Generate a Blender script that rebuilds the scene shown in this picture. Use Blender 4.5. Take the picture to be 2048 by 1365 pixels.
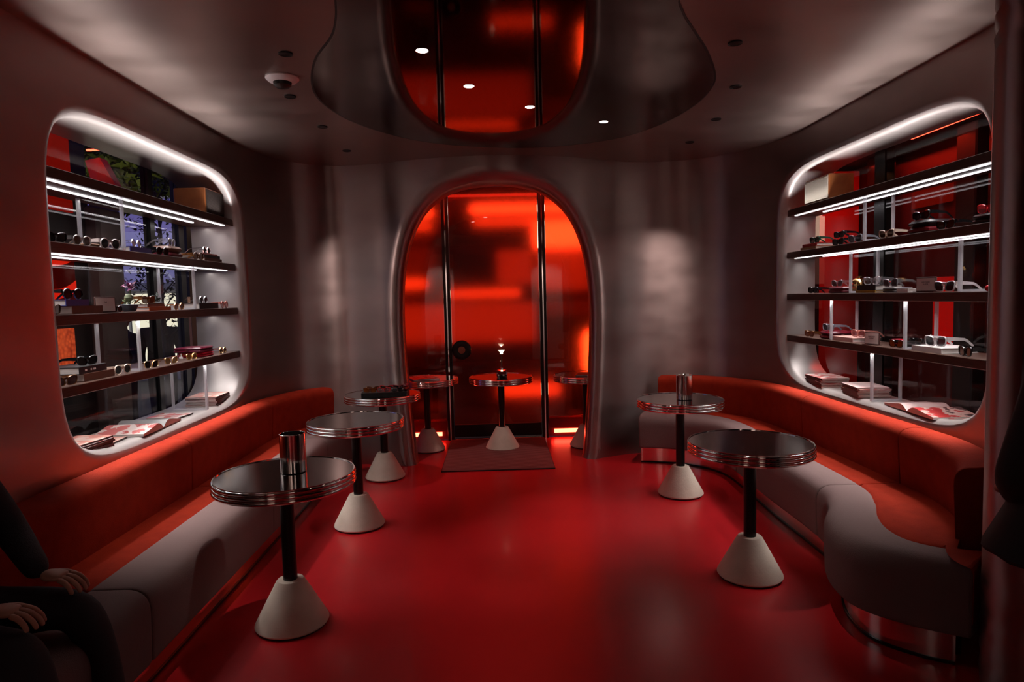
import bpy, bmesh, math, random
from mathutils import Vector, Matrix
random.seed(7)
for o in list(bpy.data.objects): bpy.data.objects.remove(o)
sc = bpy.context.scene
COL = sc.collection
PI = math.pi

# ---------------------------------------------------------------- camera, world, lights, exposure
CAM_H = 1.5485; PITCH, ROLL, YAW, FPX = .0682, -.0247, .0244, 1302.1
cd = bpy.data.cameras.new('camera'); cam = bpy.data.objects.new('camera', cd); COL.objects.link(cam)
cd.sensor_width = 36; cd.lens = FPX / 2048 * 36; cd.clip_start = .05; cd.clip_end = 300
fw = Vector((math.sin(YAW)*math.cos(PITCH), math.cos(YAW)*math.cos(PITCH), -math.sin(PITCH)))
rt = Vector((math.cos(YAW), -math.sin(YAW), 0)); up = rt.cross(fw)
r2 = rt*math.cos(ROLL)+up*math.sin(ROLL); u2 = -rt*math.sin(ROLL)+up*math.cos(ROLL)
M = Matrix((r2, u2, -fw)).transposed().to_4x4(); M.translation = (0, 0, CAM_H)
cam.matrix_world = M
sc.camera = cam

sc.view_settings.view_transform = 'Standard'; sc.view_settings.look = 'None'
sc.view_settings.gamma = 1; sc.view_settings.use_curve_mapping = False
sc.view_settings.exposure = -0.6
sc.cycles.sample_clamp_indirect = 6.0
sc.cycles.blur_glossy = .6
sc.cycles.use_denoising = True

ZC = 2.785
# dusk sky: violet, paler towards the horizon
w = bpy.data.worlds.new('dusk_sky'); sc.world = w; w.use_nodes = True
nt = w.node_tree; nt.nodes.clear()
wo = nt.nodes.new('ShaderNodeOutputWorld'); bg = nt.nodes.new('ShaderNodeBackground')
tc = nt.nodes.new('ShaderNodeTexCoord'); sx = nt.nodes.new('ShaderNodeSeparateXYZ'); cr = nt.nodes.new('ShaderNodeValToRGB')
nt.links.new(tc.outputs['Generated'], sx.inputs[0]); nt.links.new(sx.outputs['Z'], cr.inputs[0])
nt.links.new(cr.outputs[0], bg.inputs[0]); nt.links.new(bg.outputs[0], wo.inputs[0])
cr.color_ramp.elements[0].position = 0; cr.color_ramp.elements[0].color = (.52, .46, .86, 1)
cr.color_ramp.elements[1].position = .5; cr.color_ramp.elements[1].color = (.07, .055, .30, 1)
e_ = cr.color_ramp.elements.new(.13); e_.color = (.20, .16, .55, 1)
bg.inputs[1].default_value = .8

def lamp(kind, name, loc, energy, color=(1, 1, 1), aim=None, **kw):
    d = bpy.data.lights.new(name, kind); d.energy = energy; d.color = color
    for k, v in kw.items(): setattr(d, k, v)
    o = bpy.data.objects.new(name, d); o.location = loc; COL.objects.link(o)
    if aim is not None:
        z_ = (Vector(loc)-Vector(aim)).normalized()
        if kind == 'AREA' and abs(z_.z) > .5:   # long side stays along the room
            x_ = Vector((0, 1, 0)).cross(z_).normalized(); y_ = z_.cross(x_)
            o.rotation_euler = Matrix((x_, y_, z_)).transposed().to_euler()
        else: o.rotation_euler = (-z_).to_track_quat('-Z', 'Y').to_euler()
    return o
WARM = (1, .90, .82)
for x in (-1.35, 1.25): lamp('SPOT', 'reflector_spot', (x, -.75, 2.70), 190, (1, .82, .76), aim=(x, -1.58, 1.25), spot_size=1.3, spot_blend=.7, shadow_soft_size=.04)  # added spots that light the rear panels mirrored in the back wall
# recessed downlights: (x, y, watts, aim x, aim y, in the mirror panel, half beam)
DOWN = [(-.33, 3.34, 7, -.25, 3.0, True), (-.12, 3.90, 10, .05, 3.8, True), (.26, 4.34, 14, .45, 4.3, True), (.81, 4.74, 14, .8, 4.6, True),
        (-1.01, 3.36, 34, -1.62, 3.1, False), (-1.20, 4.04, 16, -1.65, 4.1, False), (-1.19, 4.74, 12, -1.5, 5.0, False), (-1.19, 5.50, 30, -1.10, 6.35, False),
        (1.23, 3.31, 24, 1.75, 3.15, False), (1.49, 4.00, 19, 2.0, 4.0, False), (1.62, 4.73, 11, 1.95, 4.9, False), (1.64, 5.43, 32, 1.30, 6.35, False)]
for x, y, wt, ax, ay, mir in DOWN:
    lamp('SPOT', 'downlight_beam', (x, y, ZC-.045), wt*(6.2 if mir else 3.0), WARM if y < 5.2 else (1, .72, .66), aim=(ax, ay, 0), spot_size=.62 if mir else (1.25 if y > 5.2 else .55), spot_blend=1., shadow_soft_size=.03)
# red lamps of the entrance lobby and of the room behind the right-hand window
lamp('AREA', 'lobby_red_lamp', (0, 6.62, 2.70), 15, (1, .03, .012), aim=(0, 6.5, 0), shape='RECTANGLE', size=1.6, size_y=.3)
lamp('AREA', 'back_room_red_lamp', (3.35, 5.2, 2.62), 9, (1, .03, .012), aim=(3.35, 5.2, 0), shape='RECTANGLE', size=.3, size_y=1.2)
lamp('AREA', 'red_fill_light', (-.2, -1.0, 2.72), .35, (1, .06, .03), aim=(-.6, 1.2, .6), shape='RECTANGLE', size=1.2, size_y=.6)  # unseen red fill added behind the camera, no fixture

# ---------------------------------------------------------------- materials
MATS = {}
def mat(name, col=(.5, .5, .5), rough=.5, metal=0., emit=None, es=1., trans=0., coat=0., coat_r=.03, spec=.5, ior=1.45, aniso=0., sheen=0.,
        noise=None, bump=None, grain=None):
    if name in MATS: return MATS[name]
    m = bpy.data.materials.new(name); m.use_nodes = True; MATS[name] = m
    n = m.node_tree.nodes; l = m.node_tree.links; b = n['Principled BSDF']
    b.inputs['Base Color'].default_value = (*col, 1); b.inputs['Roughness'].default_value = rough
    b.inputs['Metallic'].default_value = metal; b.inputs['Transmission Weight'].default_value = trans
    b.inputs['Coat Weight'].default_value = coat; b.inputs['Coat Roughness'].default_value = coat_r
    b.inputs['Specular IOR Level'].default_value = spec; b.inputs['IOR'].default_value = ior
    b.inputs['Anisotropic'].default_value = aniso; b.inputs['Sheen Weight'].default_value = sheen
    if emit: b.inputs['Emission Color'].default_value = (*emit, 1); b.inputs['Emission Strength'].default_value = es
    t = n.new('ShaderNodeTexCoord')
    if noise:   # (scale, colour 2, stretch xyz)
        mp = n.new('ShaderNodeMapping'); mp.inputs['Scale'].default_value = noise[2]
        nz = n.new('ShaderNodeTexNoise'); nz.inputs['Scale'].default_value = noise[0]; nz.inputs['Detail'].default_value = 5
        rp = n.new('ShaderNodeValToRGB'); rp.color_ramp.elements[0].position = .35; rp.color_ramp.elements[1].position = .65
        rp.color_ramp.elements[0].color = (*col, 1); rp.color_ramp.elements[1].color = (*noise[1], 1)
        l.new(t.outputs['Object'], mp.inputs[0]); l.new(mp.outputs[0], nz.inputs[0]); l.new(nz.outputs[0], rp.inputs[0]); l.new(rp.outputs[0], b.inputs['Base Color'])
    if bump:    # (scale, strength, stretch)
        mp = n.new('ShaderNodeMapping'); mp.inputs['Scale'].default_value = bump[2]
        nz = n.new('ShaderNodeTexNoise'); nz.inputs['Scale'].default_value = bump[0]; nz.inputs['Detail'].default_value = 4
        bp = n.new('ShaderNodeBump'); bp.inputs['Strength'].default_value = bump[1]; bp.inputs['Distance'].default_value = .01
        l.new(t.outputs['Object'], mp.inputs[0]); l.new(mp.outputs[0], nz.inputs[0]); l.new(nz.outputs[0], bp.inputs['Height']); l.new(bp.outputs[0], b.inputs['Normal'])
    return m
def metal_wall(name, col, r0, r1, aniso, metal=1.):
    m = mat(name, col, .35, metal)
    n = m.node_tree.nodes; l = m.node_tree.links; b = n['Principled BSDF']
    t = n.new('ShaderNodeTexCoord'); uv = n.new('ShaderNodeUVMap'); uv.uv_map = 'UVMap'
    mp = n.new('ShaderNodeMapping'); mp.inputs['Scale'].default_value = (1.6, 3.2, 1)
    nz = n.new('ShaderNodeTexNoise'); nz.inputs['Scale'].default_value = 1.3; nz.inputs['Detail'].default_value = 2.5; nz.inputs['Roughness'].default_value = .5
    mr = n.new('ShaderNodeMapRange'); mr.inputs['From Min'].default_value = .3; mr.inputs['From Max'].default_value = .7
    mr.inputs['To Min'].default_value = r0; mr.inputs['To Max'].default_value = r1
    l.new(uv.outputs[0], mp.inputs[0]); l.new(mp.outputs[0], nz.inputs[0]); l.new(nz.outputs[0], mr.inputs[0]); l.new(mr.outputs[0], b.inputs['Roughness'])
    rp = n.new('ShaderNodeValToRGB'); rp.color_ramp.elements[0].position = .3; rp.color_ramp.elements[1].position = .72
    rp.color_ramp.elements[0].color = (col[0]*.86, col[1]*.84, col[2]*.83, 1); rp.color_ramp.elements[1].color = (*col, 1)
    l.new(nz.outputs[0], rp.inputs[0]); l.new(rp.outputs[0], b.inputs['Base Color'])
    # hand-brushed scratches, running along the wall
    mp2 = n.new('ShaderNodeMapping'); mp2.inputs['Scale'].default_value = (3, 90, 1)
    n2 = n.new('ShaderNodeTexNoise'); n2.inputs['Scale'].default_value = 3; n2.inputs['Detail'].default_value = 3
    mp3 = n.new('ShaderNodeMapping'); mp3.inputs['Scale'].default_value = (2.2, 1.1, 1)
    n3 = n.new('ShaderNodeTexNoise'); n3.inputs['Scale'].default_value = 1.6; n3.inputs['Detail'].default_value = 1
    b1 = n.new('ShaderNodeBump'); b1.inputs['Strength'].default_value = .06; b1.inputs['Distance'].default_value = .002
    b2 = n.new('ShaderNodeBump'); b2.inputs['Strength'].default_value = .12; b2.inputs['Distance'].default_value = .03
    l.new(uv.outputs[0], mp2.inputs[0]); l.new(mp2.outputs[0], n2.inputs[0]); l.new(n2.outputs[0], b1.inputs['Height'])
    l.new(uv.outputs[0], mp3.inputs[0]); l.new(mp3.outputs[0], n3.inputs[0]); l.new(n3.outputs[0], b2.inputs['Height'])
    l.new(b2.outputs[0], b1.inputs['Normal']); l.new(b1.outputs[0], b.inputs['Normal'])
    if aniso:
        tg = n.new('ShaderNodeTangent'); tg.direction_type = 'UV_MAP'; tg.uv_map = 'UVMap'
        l.new(tg.outputs[0], b.inputs['Tangent']); b.inputs['Anisotropic'].default_value = aniso; b.inputs['Anisotropic Rotation'].default_value = .25
    return m
def clear_mat(name, tint=(1, 1, 1), ior=1.45, milk=0., rough=0.):
    m = bpy.data.materials.new(name); m.use_nodes = True; MATS[name] = m
    n = m.node_tree.nodes; l = m.node_tree.links; n.clear()
    out = n.new('ShaderNodeOutputMaterial'); tr = n.new('ShaderNodeBsdfTransparent'); gl = n.new('ShaderNodeBsdfGlossy')
    fr = n.new('ShaderNodeFresnel'); mx = n.new('ShaderNodeMixShader')
    fr.inputs[0].default_value = ior; tr.inputs[0].default_value = (*tint, 1); gl.inputs['Roughness'].default_value = rough
    ge = n.new('ShaderNodeNewGeometry'); sb_ = n.new('ShaderNodeMath'); sb_.operation = 'SUBTRACT'; sb_.inputs[0].default_value = 1
    mu = n.new('ShaderNodeMath'); mu.operation = 'MULTIPLY'   # no un-refracted total reflection on the way out
    l.new(ge.outputs['Backfacing'], sb_.inputs[1]); l.new(fr.outputs[0], mu.inputs[0]); l.new(sb_.outputs[0], mu.inputs[1])
    l.new(mu.outputs[0], mx.inputs[0]); l.new(gl.outputs[0], mx.inputs[2])
    if milk:
        df = n.new('ShaderNodeBsdfTranslucent'); d2 = n.new('ShaderNodeBsdfDiffuse'); ad = n.new('ShaderNodeMixShader'); m2 = n.new('ShaderNodeMixShader')
        df.inputs[0].default_value = (.9, .9, .92, 1); d2.inputs[0].default_value = (.9, .9, .92, 1)
        l.new(df.outputs[0], ad.inputs[1]); l.new(d2.outputs[0], ad.inputs[2]); m2.inputs[0].default_value = milk
        l.new(tr.outputs[0], m2.inputs[1]); l.new(ad.outputs[0], m2.inputs[2]); l.new(m2.outputs[0], mx.inputs[1])
    else: l.new(tr.outputs[0], mx.inputs[1])
    l.new(mx.outputs[0], out.inputs[0]); return m
def glow(name, col, s): return mat(name, (0, 0, 0), .6, emit=col, es=s, spec=0)

WALL = metal_wall('brushed_aluminium', (.46, .40, .385), .33, .43, .80, 1.)
NICHE = metal_wall('satin_aluminium', (.60, .55, .53), .36, .46, 0, .60)
CEIL = metal_wall('brushed_aluminium_ceiling', (.42, .32, .285), .31, .40, 0, .88)
MIRROR = mat('dark_mirror_steel', (.14, .12, .11), .045, 1.0)
FLOOR = mat('red_poured_floor', (.40, .008, .012), .30, spec=.30, coat=.06, coat_r=.10, noise=(1.2, (.48, .012, .017), (1, 1, 1)), bump=(5, .05, (1, 1, 1)))
CHROME = mat('chrome', (.82, .80, .78), .07, 1.0)
STEEL = mat('polished_steel', (.78, .75, .72), .12, 1.0)
TOP = mat('smoked_mirror_top', (.44, .41, .40), .12, 1.0)
BLACK = mat('black_lacquer', (.008, .008, .008), .3)
RUBBER = mat('black_rubber', (.01, .01, .01), .7)
CONE = mat('cast_concrete', (.74, .60, .49), .75, noise=(9, (.65, .52, .42), (1, 1, 1)), bump=(80, .15, (1, 1, 1)))
REDFAB = mat('rust_red_velvet', (.29, .020, .006), .85, spec=.12, noise=(14, (.245, .016, .005), (1, 1, 1)), bump=(220, .25, (1, 1, 1)))
GREYFAB = mat('mauve_grey_wool', (.19, .125, .12), .8, spec=.15, bump=(260, .25, (1, 1, 1)))
WOODD = mat('dark_walnut', (.075, .038, .028), .38, noise=(6, (.05, .024, .018), (30, 2, 30)))
LED = glow('led_white', (1, .93, .96), 4.2)
LEDUP = glow('led_white_up', (1, .93, .93), 2.5)
LEDRED = glow('led_red', (1, .045, .02), 16)
LEDPINK = glow('led_red_hot', (1, .20, .10), 8)
LENSLIT = glow('lamp_lens', (1, .95, .9), 30)
GLASS = clear_mat('window_glass', (.96, .97, .97))
ACRYL = clear_mat('clear_acrylic', (.97, .97, .98))
ACREDGE = clear_mat('acrylic_edge', (.9, .9, .92), milk=.42)
REDGLASS = mat('red_filmed_glass', (1, .052, .012), .24, trans=1, coat=1, coat_r=.015, ior=1.35)
PAPER = mat('paper', (.80, .74, .70), .7)
PAGES = mat('page_edges', (.72, .66, .62), .8, noise=(3, (.62, .56, .52), (1, 1, 140)))
DARKWALL = mat('dark_plaster', (.006, .004, .004), .6)

# ---------------------------------------------------------------- mesh helpers
class MB:
    def __init__(s): s.v = []; s.f = []
    def add(s, v, f, T=None):
        o = len(s.v)
        s.v += [tuple(T @ Vector(p)) if T is not None else tuple(p) for p in v]; s.f += [tuple(i+o for i in q) for q in f]; return s
    def box(s, a, b, T=None, bev=0.):
        x0, y0, z0 = a; x1, y1, z1 = b
        if bev:
            c = min(bev, (x1-x0)*.49, (y1-y0)*.49, (z1-z0)*.49); rings = []
            for z, i in ((z0, c), (z0+c, 0), (z1-c, 0), (z1, c)):
                k = c if i == 0 else c*1.7
                rings.append([(x0+k, y0+i, z), (x1-k, y0+i, z), (x1-i, y0+k, z), (x1-i, y1-k, z), (x1-k, y1-i, z), (x0+k, y1-i, z), (x0+i, y1-k, z), (x0+i, y0+k, z)])
            return s.loft(rings, T=T)
        v = [(x0, y0, z0), (x1, y0, z0), (x1, y1, z0), (x0, y1, z0), (x0, y0, z1), (x1, y0, z1), (x1, y1, z1), (x0, y1, z1)]
        return s.add(v, [(3, 2, 1, 0), (4, 5, 6, 7), (0, 1, 5, 4), (1, 2, 6, 5), (2, 3, 7, 6), (3, 0, 4, 7)], T)
    def loft(s, rings, closed=True, caps=True, T=None):
        n = len(rings[0]); v = [p for r in rings for p in r]; f = []
        for i in range(len(rings)-1):
            for j in range(n if closed else n-1):
                k = (j+1) % n; f.append((i*n+j, i*n+k, (i+1)*n+k, (i+1)*n+j))
        if caps and closed: f.append(tuple(reversed(range(n)))); f.append(tuple((len(rings)-1)*n+j for j in range(n)))
        return s.add(v, f, T)
    def lathe(s, prof, n=40, T=None, caps=True):
        rings = [[(r*math.cos(2*PI*j/n), r*math.sin(2*PI*j/n), z) for j in range(n)] for r, z in prof]
        return s.loft(rings, caps=caps, T=T)
    def tube(s, pts, r, n=8, T=None):
        pts = [Vector(p) for p in pts]; rr = r if isinstance(r, (list, tuple)) else [r]*len(pts); rings = []
        for i, p in enumerate(pts):
            d = (pts[min(i+1, len(pts)-1)]-pts[max(i-1, 0)]).normalized()
            a = d.cross(Vector((0, 0, 1)))
            if a.length < .05: a = d.cross(Vector((1, 0, 0)))
            a.normalize(); b = a.cross(d)
            rings.append([tuple(p+(a*math.cos(2*PI*j/n)+b*math.sin(2*PI*j/n))*rr[i]) for j in range(n)])
        return s.loft(rings, T=T)
    def build(s, name, m, parent=None, smooth=True, loc=None, ang=None):
        me = bpy.data.meshes.new(name); me.from_pydata(s.v, [], s.f)
        bm = bmesh.new(); bm.from_mesh(me); bmesh.ops.recalc_face_normals(bm, faces=bm.faces[:]); bm.to_mesh(me); bm.free()
        me.materials.append(m); me.shade_smooth() if smooth else None
        if smooth:
            try: me.set_sharp_from_angle(angle=ang or R(38))
            except Exception: pass
        o = bpy.data.objects.new(name, me); COL.objects.link(o)
        if parent: o.parent = parent
        if loc: o.location = loc
        return o
def R(d): return d*PI/180
def tag(o, label=None, cat=None, group=None, kind=None):
    for k, v in (('label', label), ('category', cat), ('group', group), ('kind', kind)):
        if v: o[k] = v
    return o
def thing(name, label, cat, loc=(0, 0, 0), rz=0, group=None, kind=None):
    o = bpy.data.objects.new(name, None); COL.objects.link(o); o.location = loc; o.rotation_euler = (0, 0, rz); o.empty_display_size = .1
    return tag(o, label, cat, group, kind)
def crom(P, n):   # Catmull-Rom through tuples, n samples per span
    out = []
    for i in range(len(P)-1):
        p0, p1, p2, p3 = P[max(i-1, 0)], P[i], P[i+1], P[min(i+2, len(P)-1)]
        for k in range(n):
            t = k/n
            out.append(tuple(.5*((2*b)+(-a+c)*t+(2*a-5*b+4*c-d)*t*t+(-a+3*b-3*c+d)*t**3) for a, b, c, d in zip(p0, p1, p2, p3)))
    out.append(tuple(P[-1])); return out

# ---------------------------------------------------------------- the room shell
PLAN = [(-2.0, -1.6), (-2.0, 0), (-2.0, 1.5), (-2.0, 3.0), (-2.0, 4.2), (-1.995, 5.0), (-1.975, 5.25), (-1.93, 5.5), (-1.84, 5.79), (-1.70, 5.98), (-1.42, 6.11), (-1.05, 6.05), (-.80, 5.95), (-.5, 5.85), (-.2, 5.80),
        (.1, 5.79), (.4, 5.83), (.7, 5.92), (1.0, 6.07), (1.25, 6.18), (1.5, 6.22), (1.8, 6.17), (2.04, 6.03), (2.22, 5.80), (2.34, 5.55), (2.40, 5.3), (2.42, 5.0), (2.42, 4.2), (2.42, 3.5), (2.41, 3.15),
        (2.355, 2.95), (2.25, 2.79), (2.12, 2.665), (1.985, 2.54), (1.885, 2.45), (1.835, 2.37), (1.84, 2.29), (1.91, 2.21), (2.1, 2.13), (2.7, 2.08)]
CURVE = crom(PLAN, 12)
ARC = [0.]
for a, b in zip(CURVE, CURVE[1:]): ARC.append(ARC[-1]+math.hypot(b[0]-a[0], b[1]-a[1]))
def at_s(s):
    import bisect
    i = min(max(bisect.bisect_right(ARC, s)-1, 0), len(ARC)-2)
    t = (s-ARC[i])/max(ARC[i+1]-ARC[i], 1e-9); a, b = CURVE[i], CURVE[i+1]
    return (a[0]+(b[0]-a[0])*t, a[1]+(b[1]-a[1])*t)
def nrm_s(s):   # out of the room
    a, b = at_s(max(s-.03, 0)), at_s(min(s+.03, ARC[-1])); dx, dy = b[0]-a[0], b[1]-a[1]; L = math.hypot(dx, dy)
    return (-dy/L, dx/L)
def s_of(x, y): return min(zip(((c[0]-x)**2+(c[1]-y)**2 for c in CURVE), ARC))[1]

def ray_poly(poly, c, th):
    dx, dy = math.cos(th), math.sin(th); best = None
    for i in range(len(poly)):
        (x1, y1), (x2, y2) = poly[i], poly[(i+1) % len(poly)]; ex, ey = x2-x1, y2-y1; den = dx*ey-dy*ex
        if abs(den) < 1e-12: continue
        t = ((x1-c[0])*ey-(y1-c[1])*ex)/den; u = ((x1-c[0])*dy-(y1-c[1])*dx)/den
        if t > 0 and -1e-9 <= u <= 1+1e-9 and (best is None or t > best): best = t
    return (c[0]+dx*best, c[1]+dy*best)
def holed_wall(name, s0, s1, poly, cen, lip, depth, dirn, label, z0=-.03, extra_depth=(), bulge=0.):
    """wall sheet s0..s1 with an opening whose edge rolls over a bullnose lip into a tunnel of the given depth"""
    rect = [(s0, z0), (s1, z0), (s1, ZC), (s0, ZC)]
    ths = [2*PI*k/220 for k in range(220)]+[math.atan2(q[1]-cen[1], q[0]-cen[0]) % (2*PI) for q in rect]
    ths = sorted(ths); N = len(ths)
    inner = [ray_poly(poly, cen, t) for t in ths]; outer = [ray_poly(rect, cen, t) for t in ths]
    nr = []
    for i in range(N):
        a, b = inner[(i-2) % N], inner[(i+2) % N]; dx, dy = b[0]-a[0], b[1]-a[1]; L = math.hypot(dx, dy) or 1
        nr.append((dy/L, -dx/L))
    rings = []   # (s, z, d)
    NR = 26
    for k in range(NR):
        t = 1-(k/(NR-1)); t = t**1.3
        rings.append([((i[0]+n[0]*lip)*(1-t)+o[0]*t, (i[1]+n[1]*lip)*(1-t)+o[1]*t, 0) for i, n, o in zip(inner, nr, outer)])
    for k in range(1, 11):
        a = k/10*PI/2
        rings.append([(i[0]+n[0]*lip*(1-math.sin(a)), i[1]+n[1]*lip*(1-math.sin(a)), lip*(1-math.cos(a))) for i, n in zip(inner, nr)])
    for k in range(1, 6):
        rings.append([(i[0], i[1], lip+(depth-lip)*k/5) for i in inner])
    mb = MB(); V = []; UV = []
    for r in rings:
        for s, z, d in r:
            x, y = at_s(s); nx, ny = dirn or nrm_s(s); V.append((x+nx*d, y+ny*d, z)); UV.append((s+d*.7, z+d*.7))
    F = []
    for i in range(len(rings)-1):
        for j in range(N):
            k = (j+1) % N; F.append((i*N+j, i*N+k, (i+1)*N+k, (i+1)*N+j))
    me = bpy.data.meshes.new(name); me.from_pydata(V, [], F); me.materials.append(WALL); me.materials.append(NICHE if depth > .25 else WALL); me.shade_smooth()
    for k, pl in enumerate(me.polygons): pl.material_index = 1 if k//N >= NR+3 else 0
    ul = me.uv_layers.new(name='UVMap')
    for lp in me.loops: ul.data[lp.index].uv = UV[lp.vertex_index]
    o = bpy.data.objects.new(name, me); COL.objects.link(o)
    return tag(o, label, 'wall', kind='structure')
def superell(cx, cz, a, b, n, k=120):
    out = []
    for i in range(k):
        c, s = math.cos(2*PI*i/k), math.sin(2*PI*i/k); r = (abs(c/a)**n+abs(s/b)**n)**(-1/n); out.append((cx+r*c, cz+r*s))
    return out
def uvplane(name, x0, x1, y0, y1, z, m, label, cat):
    me = bpy.data.meshes.new(name); nx, ny = 20, 20; V = []; F = []
    for j in range(ny+1):
        for i in range(nx+1): V.append((x0+(x1-x0)*i/nx, y0+(y1-y0)*j/ny, z))
    for j in range(ny):
        for i in range(nx): k = j*(nx+1)+i; F.append((k, k+1, k+nx+2, k+nx+1))
    me.from_pydata(V, [], F); me.materials.append(m); ul = me.uv_layers.new(name='UVMap')
    for lp in me.loops: v = me.vertices[lp.vertex_index].co; ul.data[lp.index].uv = (v.x, v.y)
    o = bpy.data.objects.new(name, me); COL.objects.link(o); return tag(o, label, cat, kind='structure')

sL = s_of(-1.84, 5.79); sR = s_of(2.22, 5.80)
LIP = .065
# niche mouths: the measured outer lip, less the lip radius
sa, sb = s_of(-2.0, 2.99), s_of(-1.97, 5.29)
nl = superell((sa+sb)/2+.003, 1.65, (sb-sa)/2-LIP+.005, .852, 6.5)
holed_wall('wall_left', 0, sL, nl, ((sa+sb)/2, 1.65), LIP, .40, (-1, 0), 'brushed metal wall on the left with a rounded window niche of shelves')
ra, rb = s_of(2.375, 5.48), s_of(2.405, 3.08)
nr_ = superell((ra+rb)/2, 1.65, (rb-ra)/2-LIP, .852, 6.5)
holed_wall('wall_right', sR, ARC[-1], nr_, ((ra+rb)/2, 1.65), LIP, .30, (1, 0), 'brushed metal wall on the right with a niche, curving into a pillar')
# arch: half widths by height
AR = [(.765, -.03), (.785, .0), (.82, .34), (.85, .71), (.875, 1.18), (.872, 1.54), (.845, 1.82), (.78, 2.07), (.665, 2.29), (.47, 2.46), (.23, 2.535), (0, 2.553)]
half = crom(AR, 8)
sc_ = s_of(.02, 5.79)
def s_at_x(x): # arc position on the back wall for a given x
    lo, hi = sL, sR
    for _ in range(40):
        md = (lo+hi)/2
        if at_s(md)[0] < x: lo = md
        else: hi = md
    return lo
poly = [(s_at_x(.02+h), z) for h, z in half]+[(s_at_x(.02-h), z) for h, z in reversed(half[:-1])]
holed_wall('wall_back', sL, sR, poly, (s_at_x(.02), 1.2), .15, .22, (0, 1), 'brushed metal back wall with a tall rounded arch to the lobby')
uvplane('floor', -2.9, 3.6, -1.6, 7.05, 0, FLOOR, 'glossy poured red floor', 'floor')
uvplane('ceiling', -2.12, 2.75, -1.6, 7.15, ZC, CEIL, 'brushed metal ceiling', 'ceiling')
tag(MB().box((-2.1, -1.65, 0), (2.75, -1.6, ZC)).build('wall_front', DARKWALL), 'dark wall behind the entrance side of the room', 'wall', kind='structure')
PALE = mat('pale_reflector', (.62, .52, .48), .7)  # two unseen panels added so pale bands reflect in the back wall
for x, nm in ((-1.35, 'left'), (1.25, 'right')): tag(MB().box((x-.38, -1.60, .02), (x+.38, -1.56, 2.6), bev=.01).build('reflector_panel', PALE), 'pale panel added behind the camera for reflections, '+nm, 'wall panel', kind='structure')
tag(MB().box((2.62, -1.6, 0), (2.72, 2.1, ZC)).build('wall_right_rear', DARKWALL), 'dark wall on the right before the pillar', 'wall', kind='structure')

# mirror panel in the ceiling
MO = [(-.62, 2.79), (-.66, 2.96), (-.73, 3.16), (-.87, 3.42), (-.97, 3.70), (-1.03, 3.98), (-1.03, 4.25), (-.96, 4.58), (-.81, 4.89), (-.60, 5.16), (-.30, 5.37), (.15, 5.50), (.53, 5.48), (.88, 5.33), (1.10, 5.12),
      (1.27, 4.76), (1.35, 4.32), (1.33, 3.96), (1.26, 3.72), (1.11, 3.40), (.97, 3.15), (.86, 2.95), (.80, 2.75), (.85, 2.3), (1.05, 1.8), (1.0, 1.3), (.6, .95), (.1, .9), (-.4, .95), (-.8, 1.3), (-.85, 1.8), (-.66, 2.3), (-.62, 2.79)]
mo = crom(MO, 6)[:-1]
t = thing('ceiling_mirror', 'large wavy dark mirror panel set into the metal ceiling', 'mirror', (0, 0, ZC))
MB().loft([[(x, y, -.004) for x, y in mo], [(x, y, .004) for x, y in mo]]).build('mirror_sheet', MIRROR, t)
cxm, cym = .15, 4.0
MB().loft([[(x+(x-cxm)*.010, y+(y-cym)*.007, .002) for x, y in mo], [(x+(x-cxm)*.010, y+(y-cym)*.007, -.003) for x, y in mo], [(x-(x-cxm)*.001, y, -.003) for x, y in mo]], caps=False).build('edge_gap', BLACK, t)
names = ['nearest of the four lit spots in the mirror', 'second lit spot in the mirror', 'third lit spot in the mirror', 'rearmost lit spot in the mirror',
         'unlit spot beside the smoke detector on its near side', 'unlit spot beside the smoke detector on its far side', 'third unlit spot on the left', 'rearmost unlit spot on the left',
         'nearest unlit spot on the right', 'second unlit spot on the right', 'third unlit spot on the right', 'rearmost unlit spot on the right']
for (x, y, wt, ax, ay, mir), nm in zip(DOWN, names):
    t = thing('ceiling_downlight', 'recessed ceiling downlight, '+nm, 'downlight', (x, y, ZC), group='ceiling downlights')
    MB().lathe([(.030, .01), (.030, -.005), (.035, -.0065), (.036, -.001)], 24, caps=False).build('trim_ring', STEEL if mir else BLACK, t)
    if mir: MB().lathe([(.030, -.0045), (.026, -.0060), (.001, -.0062)], 24).build('lamp_lens', LENSLIT, t)
    else:
        MB().lathe([(.030, -.004), (.02, -.002), (.001, -.001)], 24, caps=False).build('lamp_baffle', BLACK, t)
t = thing('smoke_detector', 'white dome smoke detector with a black centre on the ceiling', 'detector', (-1.14, 3.71, ZC))
MB().lathe([(.001, .002), (.088, .002), (.090, -.008), (.075, -.022), (.05, -.028)], 36, caps=False).build('housing', mat('white_plastic', (.75, .7, .68), .4), t)
MB().lathe([(.05, -.027), (.046, -.045), (.03, -.058), (.001, -.062)], 30, caps=False).build('dome', BLACK, t)

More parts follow.
